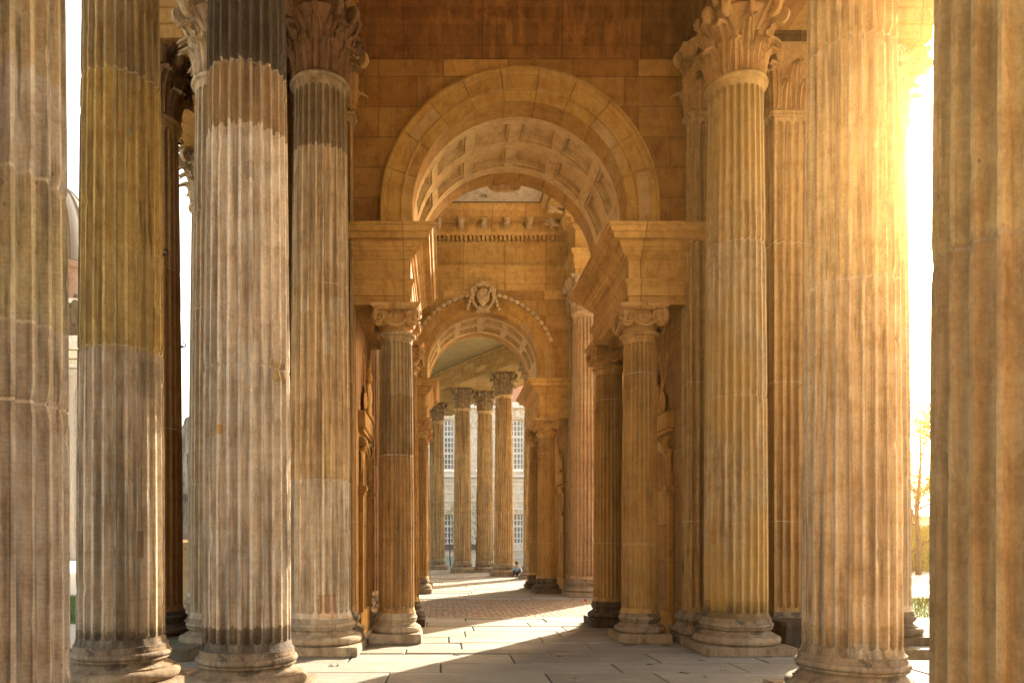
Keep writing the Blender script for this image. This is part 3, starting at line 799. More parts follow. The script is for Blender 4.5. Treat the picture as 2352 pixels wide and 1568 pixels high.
def gateway(yf, label, capmat_p, wallmat, decorated):
    yb=yf+2.72
    t=thing('arched_gateway',label,'gateway',(0,0,0),None)
    # piers
    for side in (-1,1):
        xi=CX+side*PW; xo=CX+side*4.80
        mb=MB(); x0,x1=sorted((xi,xo))
        mb.box(x0,x1,yf+.18,yb-.18,0,9.15); mb.build('pier',M['pier'],t,smooth=False)
        x0,x1=sorted((xi+side*.01,CX+side*3.47))
        for face,ya,yb_ in ((-1,yf-.22,yf+.30),(1,yb-.30,yb+.22)):
            pilaster(t,x0,x1,ya,yb_,face,cap=capmat_p)
        x0,x1=sorted((CX+side*3.90,CX+side*4.80))
        pilaster(t,x0,x1,yf-.22,yf+.30,-1,cap=capmat_p,ny=0)
        # ionic entablature block
        a,b=sorted((CX+side*IH,CX+side*(PW+.10)))
        mb=MB(); mb.sweep([(a,yf),(b,yf),(b,yb),(a,yb)],small_ent_profile()); mb.build('entablature_block',M['ent'],t,ang=25)
        aedicule(t,side,(yf+yb)/2)
    # arch wall
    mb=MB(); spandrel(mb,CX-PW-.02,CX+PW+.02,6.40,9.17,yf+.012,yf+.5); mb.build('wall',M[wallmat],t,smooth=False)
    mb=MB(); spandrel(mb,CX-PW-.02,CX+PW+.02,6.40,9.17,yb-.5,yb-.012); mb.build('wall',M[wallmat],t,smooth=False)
    # archivolts front and back with stone lining
    vs=voussoirs(11,.42)
    pf=[(RO,yf+.02),(RO,yf-.085),(RO-.035,yf-.095),(RO-.05,yf-.06),(RO-.10,yf-.045),(RO-.115,yf-.05),(RO-.125,yf-.035),(RI+.20,yf-.030),(RI+.19,yf-.045),(RI+.165,yf-.045),(RI+.155,yf-.018),(RI+.008,yf-.012),(RI,yf-.004),(RI,yf+.45),(RO,yf+.45)]
    mb=MB(); arc_sweep(mb,pf,None,44,parts=vs); mb.build('archivolt',M['arch'],t,ang=30)
    pb=[(r,yf+yb-y) for r,y in pf]
    mb=MB(); arc_sweep(mb,pb,None,44,parts=vs); mb.build('archivolt',M['arch'],t,ang=30)
    coffer_vault(t,yf+.45,yb-.45)
    if decorated:
        ye=yf-.12
        for i in range(28):
            th=radians(22+136*i/27)
            if abs(th-pi/2)<radians(9.5): continue
            c=(CX+(RO+.02)*cos(th),ye,ZSP+(RO+.02)*sin(th))
            mb=MB(); mb.ball((0,0,0),(.085,.06,.055),10,7)
            for q in (-1,1): mb.ball((0,-.03,q*.022),(.075,.035,.028),8,6)
            mb.ball((.08,0,0),(.022,.02,.02),6,5)
            M4=Matrix.Translation(c)@Matrix.Rotation(-(th+pi/2),4,'Y')
            mb.xf(M4); mb.build('husk',M['carve'],t,ang=60)
        mb=MB(); z=ZSP+RO-.10; x=CX; y=yf-.14
        mb.ball((x,y,z+.05),(.20,.07,.26),16,12); mb.ball((x,y-.04,z-.12),(.10,.07,.16),14,10)
        for q in range(9): a=-pi*q/8; mb.ball((x+.17*cos(a),y-.08,z+.14+.13*sin(a)),(.035,.04,.03),8,6)
        for s in (-1,1):
            P=[];R_=[]
            for i,(a,b) in enumerate(spiral_pts(.12,1.5,22,-pi/2,.2,1)[::-1]): P.append((x+s*(.27+a*.9),y-.03,z+.22+b)); R_.append(.022+.016*i/22)
            for i in range(7): q=(i+1)/7; P.append((x+s*(.30+.07*sin(pi*q)-.14*q),y-.03,z+.10-.42*q)); R_.append(.04)
            for i,(a,b) in enumerate(spiral_pts(.075,1.3,14,pi/2,.2,1)): P.append((x+s*(.15+a),y-.03,z-.40+b)); R_.append(.034-.014*i/14)
            mb.tube(P,R_,7)
            for k in range(5): mb.ball((x+s*(.33+.035*k),y-.02,z+.10-.13*k+.02*k),(.05,.05,.06),8,6)
            P=[(x+s*.04,y-.05,z+.36),(x+s*.14,y-.06,z+.40),(x+s*.24,y-.04,z+.33)]
            mb.tube(P,[.03,.045,.02],7)
            mb.tube([(x+s*.16,y-.1,z+.08),(x+s*.12,y-.13,z-.02),(x,y-.14,z-.07)],[.025,.03,.035],7)
        for k in range(5): a=radians(30+30*k); mb.ball((x+.14*cos(a),y-.05,z+.33+.09*sin(a)),(.05,.05,.08),8,6)
        for k in range(5): mb.ball((x+(k-2)*.055,y-.06,z-.34-.03*(2-abs(k-2))),(.03,.04,.10),8,6)
        mb.build('cartouche',M['carve'],t,ang=70)
    else:
        mb=MB(); z=ZSP+RI-.02; x=CX; y=yb+.10
        mb.ball((x,y,z+.1),(.2,.1,.2),14,10)
        for s in (-1,1):
            mb.tube([(x,y,z-.02),(x+s*.15,y,z-.05),(x+s*.26,y,z-.02),(x+s*.34,y,z+.08)],[.04,.05,.045,.03],7)
            mb.tube([(x,y-.03,z+.0),(x+s*.15,y-.03,z-.01),(x+s*.28,y-.03,z+.04)],[.03,.03,.02],7)
        mb.build('cartouche',M['carve'],t,ang=70)
    return t
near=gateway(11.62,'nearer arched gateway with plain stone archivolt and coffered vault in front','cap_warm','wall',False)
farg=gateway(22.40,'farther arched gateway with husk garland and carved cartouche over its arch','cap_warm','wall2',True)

# ------------------------------------------------------------------ hall roof between the gateways (big order entablature ring)
def big_arch_profile(z=9.17):
    return [(-.02,z),(0,z),(0,z+.17),(.03,z+.175),(.03,z+.33),(.04,z+.335),(.06,z+.36),(.06,z+.54),(.075,z+.55),(.11,z+.60),(.125,z+.65),(.14,z+.66),(.14,z+.72),(0,z+.74)]
hall=thing('hall_roof','flat plaster ceiling and dentilled sandstone cornice between the two gateways','roof',(0,0,0))
xa,xb,ya,yb=-1.37,3.77,14.36,22.385
ringA=[(-2.25,22.6),(-2.25,21.10),(xa,21.10),(xa,yb),(xb,yb),(xb,21.10),(4.65,21.10),(4.65,22.6)]
ringB=[(4.65,14.2),(4.65,15.62),(xb,15.62),(xb,ya),(xa,ya),(xa,15.62),(-2.25,15.62),(-2.25,14.2)]
rings_=(ringA,ringB)
mb=MB()
for rp in rings_:
    mb.sweep(rp,big_arch_profile(),closed=False,cap=False)
    mb.sweep(rp,[(0,9.90),(.0,10.46),(.03,10.48),(.05,10.52),(.10,10.54),(.10,10.56)],closed=False,cap=False)
mb.build('architrave',M['ent3'],hall,ang=25)
mb=MB()
for rp in rings_:
    mb.sweep(rp,[(.10,10.56),(.105,10.57),(.105,10.71),(.28,10.712),(.28,10.73),(.30,10.76),(.33,10.79),(.33,11.04),(.36,11.05),(.76,11.055),(.78,11.06),(.79,11.20),(.83,11.21),(.84,11.25),(.93,11.33),(.95,11.34),(.95,11.38)],closed=False,cap=False)
mb.build('cornice',M['ent2'],hall,ang=25)
def along(rp,step,off,half):
    """positions along an entablature run, (point, angle), clear of the corners"""
    for k in range(len(rp)-1):
        A=Vector(rp[k]); B=Vector(rp[k+1]); T=(B-A).normalized(); N=Vector((T.y,-T.x))
        e0=-off if k>0 and ((A-Vector(rp[k-1])).normalized().x*T.y-(A-Vector(rp[k-1])).normalized().y*T.x)>0 else off
        e1=-off if k<len(rp)-2 and (T.x*(Vector(rp[k+2])-B).normalized().y-T.y*(Vector(rp[k+2])-B).normalized().x)>0 else off
        a=e0+half; b=(B-A).length-e1-half
        if b<a: continue
        n=max(1,int((b-a)/step)+1); st=(b-a)/max(1,n-1) if n>1 else 0
        for i in range(n): yield A+T*(a+i*st)+N*off, atan2(N.y,N.x)
mb=MB()
for rp in rings_:
    for p,a in along(rp,.129,.185,.05):
        v=[(x*cos(a)-y*sin(a)+p.x,x*sin(a)+y*cos(a)+p.y,z) for z in (10.575,10.705) for x,y in ((-.085,-.04),(.085,-.04),(.085,.04),(-.085,.04))]
        mb.add(v,[(0,3,2,1),(4,5,6,7),(0,1,5,4),(1,2,6,5),(2,3,7,6),(3,0,4,7)])
mb.build('dentil_course',M['ent2'],hall,smooth=False)
def modillion():
    m=MB(); P=[];R=[]
    for i,(a,b) in enumerate(spiral_pts(.06,1.2,14,pi/2,.25,1)[::-1]): P.append((0,-.34+a,-.10+b)); R.append(.03+.01*i/14)
    for i in range(5): t=(i+1)/5; P.append((0,-.34+.30*t,-.045-.09*sin(pi*t*.5)*1.2)); R.append(.045)
    m.tube(P,R,7,(Vector((1,0,0)),1.9)); m.box(-.095,.095,-.42,0,-.045,0,.006); m.ball((0,-.42,-.11),(.06,.03,.07),8,6)
    return m.mesh('modillion',M['carve'],True,50)
mm=modillion()
for rp in rings_:
    for p,a in along(rp,.64,.33,.22): place('modillion',mm,hall,(p.x,p.y,11.05),a+pi/2)
mb=MB()
X0,X1,Y0,Y1=-3.1,5.5,ya-.3,yb+.3
vx,vy=WX(1109,21.2),21.05
# ceiling slab with a small square vent opening
for (a,b,c,d) in ((X0,vx-.11,Y0,Y1),(vx+.11,X1,Y0,Y1),(vx-.11,vx+.11,Y0,vy-.06),(vx-.11,vx+.11,vy+.16,Y1)): mb.box(a,b,c,d,11.40,11.6)
ce=mb.build('ceiling',M['ceil'],hall,smooth=False)
mb=MB(); mb.box(vx-.105,vx+.105,vy-.055,vy+.155,11.56,11.9); mb.build('vent',M['iron'],ce,smooth=False)
mb=MB()
for rp in rings_: mb.sweep(rp,[(.92,11.381),(.965,11.385),(.965,11.399),(.90,11.399)],closed=False)
mb.build('shadow_gap_trim',M['iron'],ce)
mb=MB(); mb.box(-3.2,5.6,13.2,23.6,11.93,12.6); 
for (a,b) in ((-2.245,xa-.005),(xb+.005,4.645)): mb.box(a,b,21.105,22.6,9.16,11.39); mb.box(a,b,14.2,15.615,9.16,11.39)
mb.box(-3.6,6.0,22.39,25.1,9.165,11.39)
mb.build('roof_mass',M['ent'],hall,smooth=False)

# front wing entablature over the near gateway (architrave seen at the top of the photo)
wing=thing('colonnade_roof','shaded stone architrave and roof over the foreground columns above the near arch','roof',(0,0,0))
mb=MB(); z=9.155
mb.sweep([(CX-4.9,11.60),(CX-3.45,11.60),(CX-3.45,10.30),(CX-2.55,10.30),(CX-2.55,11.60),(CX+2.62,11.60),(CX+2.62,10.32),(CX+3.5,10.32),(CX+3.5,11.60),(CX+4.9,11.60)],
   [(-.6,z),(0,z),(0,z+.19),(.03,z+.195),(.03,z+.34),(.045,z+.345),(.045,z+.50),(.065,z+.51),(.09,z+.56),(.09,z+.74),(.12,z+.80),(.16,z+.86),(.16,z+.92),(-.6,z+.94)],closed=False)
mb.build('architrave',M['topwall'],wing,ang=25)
def ribbon(mb,pl,pr,z0,z1):
    n=len(pl); vs=[]
    for a,b in zip(pl,pr): vs+=[(a[0],a[1],z0),(b[0],b[1],z0),(b[0],b[1],z1),(a[0],a[1],z1)]
    fs=[]
    for i in range(n-1):
        o=i*4
        for j in range(4): fs.append((o+j,o+(j+1)%4,o+4+(j+1)%4,o+4+j))
    fs+= [(0,1,2,3),tuple(4*(n-1)+j for j in (3,2,1,0))]
    mb.add(vs,fs)
mb=MB(); ribbon(mb,[(-5.6,-.5),(-4.4,4.4),(-3.95,7.9),(-3.70,11.0)],[(-3.4,-.7),(-2.25,4.0),(-1.55,7.6),(-1.30,11.0)],9.18,10.15)
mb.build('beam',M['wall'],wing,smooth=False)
mb=MB(); ribbon(mb,[(.3,-.6),(2.35,3.5),(3.6,7.3),(3.82,11.0)],[(2.2,-1.6),(4.4,3.2),(5.6,7.2),(5.9,11.0)],9.18,10.15)
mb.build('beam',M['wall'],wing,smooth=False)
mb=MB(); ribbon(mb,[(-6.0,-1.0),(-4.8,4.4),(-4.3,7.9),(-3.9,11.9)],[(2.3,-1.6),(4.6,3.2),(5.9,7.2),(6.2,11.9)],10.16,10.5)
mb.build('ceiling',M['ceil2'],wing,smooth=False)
mb=MB(); mb.box(-11,9,-7.6,-6.6,0,10.4); mb.build('unseen_fill_blocker',M['fill_blocker'],wing,smooth=False)  # unseen wall added behind the camera to cut frontal sky fill
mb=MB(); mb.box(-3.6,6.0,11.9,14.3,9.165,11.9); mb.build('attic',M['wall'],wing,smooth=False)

# end entablatures outside (left end and right end of the near gateway)
def end_ent(label,x0,x1):
    t=thing('end_entablature',label,'entablature',(0,0,0))
    mb=MB(); z=9.17
    mb.sweep([(x0,11.15),(x1,11.15),(x1,15.2),(x0,15.2)],[(-.02,z),(0,z),(0,z+.2),(.03,z+.21),(.03,z+.42),(.05,z+.43),(.05,z+.66),(.08,z+.70),(.13,z+.78),(.14,z+.84),(.02,z+.86)])
    mb.build('architrave',M['ent2'],t,ang=25)
    mb=MB(); mb.sweep([(x0+.03,11.18),(x1-.03,11.18),(x1-.03,15.17),(x0+.03,15.17)],[(0,z+.861),(0,z+1.4),(.1,z+1.45),(.2,z+1.6),(.7,z+1.65),(.75,z+1.85),(.9,z+2.0),(.0,z+2.05)])
    mb.build('cornice',M['ent2'],t,ang=25)
end_ent('pale stone entablature end high at left behind the dark carved capital',-5.05,-3.75)
end_ent('sunlit stone entablature end at upper right against the bright sky',6.10,7.38)

# ------------------------------------------------------------------ far curved wing
fw=thing('far_wing_roof','curved olive ceiling and architrave of the far colonnade seen through both arches','roof',(0,0,0))
inn=[(4.5,29.0),(3.27,31.2),(1.55,34.2),(-.05,37.1),(-1.4,40.2),(-2.4,44.0)]
out=[(7.2,30.6),(5.9,32.6),(4.15,35.6),(2.75,38.5),(1.45,41.5),(.5,45.0)]
mb=MB(); ribbon(mb,inn,out,9.17,9.45); 
inn2=[(a[0]+.07,a[1]) for a in inn]; inn3=[(a[0]+.03,a[1]) for a in inn]
ribbon(mb,inn3,out,9.451,9.70); ribbon(mb,[(a[0]-.02,a[1]) for a in inn],out,9.701,9.95); ribbon(mb,[(a[0]-.14,a[1]) for a in inn],out,9.951,10.06)
mb.build('architrave',stone('far_architrave_stone',(.50,.36,.14),(.40,.26,.09),ashlar=(.8,.26,.0),streak=.1,mott=.7,seed=31,fleck=0),fw,smooth=False)
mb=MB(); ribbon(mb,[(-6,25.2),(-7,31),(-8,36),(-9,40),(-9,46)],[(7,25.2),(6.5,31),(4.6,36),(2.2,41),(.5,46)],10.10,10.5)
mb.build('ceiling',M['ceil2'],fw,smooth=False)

# ------------------------------------------------------------------ columns
def zcol(py,Y): return WZ(py,Y-.4)
# foreground ones with their own stone
def pat(X,Y,rz,lst):
    out=[]
    for px,py,hw,hh,c in lst:
        r=.42; k=F/Y; off=(px-(VX+X*k))/k/sqrt(1+(X/Y)**2); th0=atan2(-Y,-X)
        d=math.asin(max(-.95,min(.95,off/r))); th=th0+d-rz; th=(th+pi)%(2*pi)-pi
        out.append((th,WZ(py,Y-.4*cos(d)),hw/k/r/max(.4,cos(d)),hh/k,c))
    return out
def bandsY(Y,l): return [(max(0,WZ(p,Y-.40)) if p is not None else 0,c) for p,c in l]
Y=4.40
m=stone('column_stone_grey',BG,None,streak=.6,grey=(.12,.10,.08),seed=41,bump=.55,tool=11,fleck=.5,joints=[WZ(905,Y-.4),WZ(350,Y-.4),WZ(715,Y-.4)],
  bands=bandsY(Y,[(None,(.43,.38,.32)),(905,(.45,.40,.32)),(720,(.44,.39,.25)),(430,(.45,.39,.28)),(352,(.45,.40,.33)),(100,(.44,.36,.23))]))
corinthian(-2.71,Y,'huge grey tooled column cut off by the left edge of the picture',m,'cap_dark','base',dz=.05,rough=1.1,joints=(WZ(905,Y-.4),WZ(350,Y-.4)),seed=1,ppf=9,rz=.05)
Y=7.98
m=stone('column_stone_ochre',BG,None,streak=.5,grey=(.14,.105,.06),patches=pat(-3.47,7.98,0,[(300,285,6,9,(.40,.36,.28)),(345,865,26,42,(.50,.43,.34)),(322,1250,9,30,(.34,.24,.13))]),seed=42,bump=.5,tool=13,fleck=.35,joints=[WZ(790,Y-.4),WZ(148,Y-.4)],crust=[(.45,.95,.6)],
  bands=bandsY(Y,[(None,(.40,.33,.24)),(1452,(.64,.56,.45)),(795,(.60,.46,.20)),(560,(.56,.41,.16)),(150,(.43,.33,.17))]))
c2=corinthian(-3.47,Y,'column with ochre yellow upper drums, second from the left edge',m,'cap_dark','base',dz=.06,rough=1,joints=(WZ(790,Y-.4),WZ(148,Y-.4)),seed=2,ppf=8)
Y=7.63
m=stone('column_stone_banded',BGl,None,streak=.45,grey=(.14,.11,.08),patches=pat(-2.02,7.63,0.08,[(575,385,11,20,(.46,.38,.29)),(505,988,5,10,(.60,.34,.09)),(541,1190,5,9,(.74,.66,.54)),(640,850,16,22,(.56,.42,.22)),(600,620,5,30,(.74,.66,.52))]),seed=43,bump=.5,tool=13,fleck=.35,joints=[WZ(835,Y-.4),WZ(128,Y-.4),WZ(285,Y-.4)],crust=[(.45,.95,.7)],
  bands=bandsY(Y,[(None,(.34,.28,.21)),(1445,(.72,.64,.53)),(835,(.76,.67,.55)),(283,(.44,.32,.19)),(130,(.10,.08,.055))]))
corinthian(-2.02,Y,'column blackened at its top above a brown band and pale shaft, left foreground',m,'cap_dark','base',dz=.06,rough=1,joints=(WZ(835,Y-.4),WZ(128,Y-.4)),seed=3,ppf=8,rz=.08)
Y=10.78
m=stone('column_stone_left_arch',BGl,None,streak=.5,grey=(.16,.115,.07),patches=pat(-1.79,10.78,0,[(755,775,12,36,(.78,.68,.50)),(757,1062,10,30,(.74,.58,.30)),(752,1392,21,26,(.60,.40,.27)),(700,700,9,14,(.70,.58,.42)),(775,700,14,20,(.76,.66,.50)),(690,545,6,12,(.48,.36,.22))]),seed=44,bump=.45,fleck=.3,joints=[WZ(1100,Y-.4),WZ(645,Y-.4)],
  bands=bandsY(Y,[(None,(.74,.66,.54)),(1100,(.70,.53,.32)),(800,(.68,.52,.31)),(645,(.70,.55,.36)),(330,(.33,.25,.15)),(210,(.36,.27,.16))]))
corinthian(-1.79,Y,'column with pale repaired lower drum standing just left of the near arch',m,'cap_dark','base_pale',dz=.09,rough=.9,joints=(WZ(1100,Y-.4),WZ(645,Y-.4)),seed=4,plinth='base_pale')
m=stone('column_stone_right_arch',(.58,.40,.20),None,streak=.45,grey=(.26,.19,.11),patches=pat(4.26,10.78,0.1,[(1636,1232,5,18,(.46,.26,.08)),(1730,1290,5,12,(.72,.52,.16)),(1650,1385,16,20,(.56,.36,.10)),(1742,980,6,50,(.74,.64,.45))]),seed=45,bump=.45,fleck=.3,joints=[WZ(905,Y-.4),WZ(545,Y-.4),],crust=[(.45,.95,.65)],
  wash=((.50,.31,.09),.6),bands=bandsY(Y,[(None,(.30,.22,.13)),(1385,(.57,.43,.24)),(905,(.58,.46,.29)),(548,(.58,.42,.20)),(210,(.52,.35,.15))]))
corinthian(4.26,Y,'golden column standing just right of the near arch with fully visible leafy capital',m,'cap_warm','base',dz=.09,rough=.9,joints=(WZ(905,Y-.4),WZ(545,Y-.4)),seed=5,rz=.1)
Y=7.31
m=stone('column_stone_right',(.58,.46,.30),None,streak=.5,grey=(.17,.10,.05),patches=pat(4.03,7.31,0,[(1985,1498,32,20,(.62,.56,.42)),(1900,700,7,60,(.66,.54,.36)),(2010,400,8,45,(.70,.58,.40))]),seed=46,bump=.55,tool=0,fleck=.45,joints=[WZ(630,Y-.4),WZ(65,Y-.4)],crust=[(.45,.95,.45)],
  bands=bandsY(Y,[(None,(.56,.43,.26)),(1450,(.70,.56,.38)),(632,(.72,.56,.33)),(70,(.68,.49,.25))]))
corinthian(4.03,Y,'massive streaked column with chipped joints at right, widest one with its base in view',m,'cap_warm','base',dz=.05,rough=1.3,joints=(WZ(630,Y-.4),WZ(65,Y-.4)),seed=6,ppf=8)
Y=3.44
m=stone('column_stone_far_right',(.56,.40,.22),None,streak=.35,grey=(.34,.21,.09),seed=47,bump=.6,fleck=.9,joints=[WZ(490,Y-.4)],
  bands=bandsY(Y,[(None,(.64,.44,.22)),(490,(.74,.53,.25))]))
corinthian(2.785,Y,'nearest column, huge broad flutes cut off by the right edge of the picture',m,'cap_warm','base',dz=.05,rough=.9,joints=(WZ(490,Y-.4),),seed=7,ppf=10,rz=.03)
# second rank on the left
m2=stone('column_stone_pale',BGl,None,streak=.4,grey=(.24,.19,.13),seed=48,bump=.4,joints=[2.4,4.9,6.3],crust=[(.2,.7,.3)],fleck=.2,  # pale beige drums for the outer columns
   bands=[(0,(.50,.41,.29)),(2.4,(.56,.45,.31)),(4.9,(.54,.42,.28)),(6.3,(.54,.43,.29))])
corinthian(-3.22,10.80,'pale column with leafy capital half hidden behind the black-topped column',m2,'cap_pale','base',dz=.12,rough=.7,joints=(2.4,4.9,6.3),seed=8)
m3=stone('column_stone_orange',OR,None,streak=.35,grey=(.24,.12,.05),seed=49,bump=.35,joints=[3.35,5.85],crust=[(.2,.9,.5)],fleck=.15,
   bands=[(0,(.36,.19,.07)),(3.35,(.42,.24,.10)),(5.85,(.48,.31,.14))])
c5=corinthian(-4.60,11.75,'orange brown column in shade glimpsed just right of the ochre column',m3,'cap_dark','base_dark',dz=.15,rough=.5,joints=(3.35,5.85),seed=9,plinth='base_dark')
corinthian(-4.62,14.75,'distant sunlit column seen in the narrow bright slot at left',m2,'cap_pale','base',shared='L3',dz=.2,rough=.5,seed=10)
corinthian(6.98,11.85,'column against the white sky squeezed between the two big right columns',m2,'cap_pale','base_dark',dz=.15,rough=.7,joints=(3.2,5.9),seed=11,plinth='base_dark')
# hall columns
lab=['weathered hall column behind the left pier of the near arch, in bright side light','hall column behind the right pier of the near arch',
     'hall column at left of the farther arch','pale hall column standing right of the farther arch with carved capital']
mh=stone('hall_column_stone',(.54,.39,.24),None,streak=.45,grey=(.24,.16,.10),seed=50,joints=[1.05,3.1,5.4],crust=[(.2,.6,.4)],fleck=.2,wash=((.48,.28,.09),.35),
   bands=[(0,(.50,.34,.20)),(1.05,(.52,.38,.25)),(3.1,(.52,.36,.22)),(5.4,(.56,.42,.26))])
for (x,y),l in zip([(-1.76,15.20),(4.20,15.20),(-1.76,21.53),(4.15,21.53)],lab):
    corinthian(x,y,l,mh,'cap_pale','base',shared='H',dz=.2,rough=.6,joints=(1.05,3.1,5.4),seed=12)
# far wing columns
farl=[(-.36,41.0,'far column leftmost of the group seen through both arches'),(.96,37.1,'far column second from left through both arches, in front of the pink facade'),
      (2.14,37.9,'far column third from left, standing close behind the frontmost one'),(2.76,33.7,'frontmost and tallest looking far column through the arches, right of the group'),
      (3.86,31.6,'far column partly hidden behind the right ionic pair of the farther arch')]
for x,y,l in farl:
    corinthian(x,y,l,M['far'],'far_cap','base',shared='F',dz=.3,rough=.7,joints=(1.0,2.9,4.4,6.4),seed=13,plinth='base',group='columns of the far curved wing',rz=x)
# ionic columns
ionic(-.75,11.87,'stained ionic column on the left side of the near arch, in front',M['ionic_dark'],'cap_warm','base_pale',seed=1,joints=(2.95,),plinth='base_pale')
ionic(-.75,14.09,'ionic column behind the front one on the left side of the near arch',M['ionic'],'cap_warm','base_dark',seed=2,shared='B',plinth='base_dark')
ionic(3.15,11.87,'ionic column on the right side of the near arch, in front, lion mask on its capital',M['ionic'],'cap_warm','base',seed=3)
ionic(3.15,14.09,'darker ionic column behind the front one on the right side of the near arch',M['ionic'],'cap_warm','base_dark',seed=4,shared='B',plinth='base_dark')
ionic(-.75,22.65,'ionic column on the left side of the farther arch, in front',M['ionic'],seed=5,shared='C')
ionic(-.75,24.87,'ionic column on the left side of the farther arch, behind',M['ionic'],seed=5,shared='C')
ionic(3.15,22.65,'ionic column on the right side of the farther arch, in front',M['ionic'],base='base_dark',seed=6,shared='D',plinth='base_dark')
ionic(3.15,24.87,'ionic column on the right side of the farther arch, behind',M['ionic'],base='base_dark',seed=6,shared='D',plinth='base_dark')
# iron hooks
def hook(parent,ang,z,r):
    mb=MB(); P=[]
    U=Vector((cos(ang),sin(ang),0)); T=Vector((-sin(ang),cos(ang),0))
    P=[U*(r-.05)+Vector((0,0,z)),U*(r+.02)+Vector((0,0,z))]
    for i in range(9): a=-pi/2+i*pi*1.25/8; P.append(U*(r+.035+.03*cos(a))+Vector((0,0,z+.03+.03*sin(a))))
    mb.tube(P,.010,6); mb.ball(U*(r+.01)+Vector((0,0,z)),.022,8,6); mb.build('iron_hook',M['iron'],parent)
hook(c2,radians(25),WZ(570,7.98),.41); hook(c5,radians(15),WZ(792,11.75),.42); hook(c5,radians(15),WZ(322,11.75),.375)

# ------------------------------------------------------------------ ground
def slabmat():
    m,nt,b=NT('paving_slabs'); g=G(nt); tc=g.n('ShaderNodeTexCoord'); v=tc.outputs['Object']
    ge=g.n('ShaderNodeNewGeometry'); r=ge.outputs['Random Per Island']
    n1=g.noise(v,1.1,5,.6,.3); n2=g.noise(v,14,5,.7); n3=g.noise(v,90,3,.7); n4=g.noise(g.scale(v,(1.0,3.5,1)),1.6,6,.7,.5)
    c=g.mix(r,(.31,.295,.25),(.19,.175,.14)); r2=g.math('FRACT',g.math('MULTIPLY',r,5.77))
    c=g.mix(g.mapr(r2,.6,1,0,.5),c,(.37,.355,.31))
    c=g.mix(g.mapr(n1,.4,.65,0,.5),c,(.17,.15,.115)); c=g.mix(g.mapr(n4,.54,.64,0,.5),c,(.42,.39,.33))
    c=g.mix(g.mapr(n4,.28,.40,.45,0),c,(.19,.155,.11))
    c=g.mix(g.mapr(n2,.35,.7,0,.35),c,(.22,.18,.135)); c=g.mix(g.mapr(n3,.6,.72,0,.25),c,(.12,.10,.075))
    g.L(c,b.inputs['Base Color']); b.inputs['Roughness'].default_value=.8
    bp=g.n('ShaderNodeBump'); bp.inputs['Strength'].default_value=.4; bp.inputs['Distance'].default_value=.008
    g.L(g.math('ADD',n2,g.math('MULTIPLY',n3,.5)),bp.inputs['Height']); g.L(bp.outputs[0],b.inputs['Normal']); return m
def cobblemat():
    m,nt,b=NT('cobble_stones'); g=G(nt); tc=g.n('ShaderNodeTexCoord'); v=tc.outputs['Object']
    nd=g.noise(v,2,2); 
    vo=g.n('ShaderNodeTexVoronoi'); g.L(g.scale(v,(7.5,9,1)),vo.inputs['Vector']); vo.inputs['Scale'].default_value=1; vo.inputs['Randomness'].default_value=.55
    ve=g.n('ShaderNodeTexVoronoi',feature='DISTANCE_TO_EDGE'); g.L(g.scale(v,(7.5,9,1)),ve.inputs['Vector']); ve.inputs['Scale'].default_value=1; ve.inputs['Randomness'].default_value=.55
    sc_=g.n('ShaderNodeSeparateColor'); g.L(vo.outputs['Color'],sc_.inputs[0])
    c=g.mix(sc_.outputs[0],(.36,.24,.16),(.24,.155,.10)); c=g.mix(g.mapr(sc_.outputs[1],.7,1,0,.6),c,(.40,.32,.24))
    e=g.mapr(ve.outputs[0],.02,.10,0,1); n2=g.noise(v,1.2,4,.6)
    jc=g.mix(g.mapr(n2,.45,.6),(.10,.08,.055),(.07,.09,.03)); c=g.mix(e,jc,c)
    g.L(c,b.inputs['Base Color']); b.inputs['Roughness'].default_value=.85
    bp=g.n('ShaderNodeBump'); bp.inputs['Strength'].default_value=.9; bp.inputs['Distance'].default_value=.03
    g.L(g.mapr(ve.outputs[0],.0,.25,0,1),bp.inputs['Height']); g.L(bp.outputs[0],b.inputs['Normal']); return m
M['slab']=slabmat(); M['cobble']=cobblemat()
M['joint']=simple('mossy_joint_earth',(.075,.065,.045),(.05,.06,.025),scale=4,rough=.95)
M['gravel']=simple('pale_gravel',(.64,.58,.48),(.54,.48,.38),scale=30,rough=.95)
M['grassg']=simple('lawn_ground',(.07,.13,.025),(.05,.09,.02),scale=20,rough=.95)
mb=MB(); mb.add([(-115,-40,-.25),(115,-40,-.25),(115,170,-.25),(-115,170,-.25)],[(0,1,2,3)])
tag(mb.build('ground',M['gravel'],smooth=False),kind='structure')
mb=MB(); mb.box(-5.4,5.55,-8,10.1,-.24,-.035); mb.box(5.55,6.9,-8,9.9,-.24,-.035); mb.box(-5.6,7.75,10.9,46,-.24,-.035); mb.box(-5.4,5.55,10.1,10.9,-.24,-.035)
tag(mb.build('platform',M['joint'],smooth=False),kind='structure')
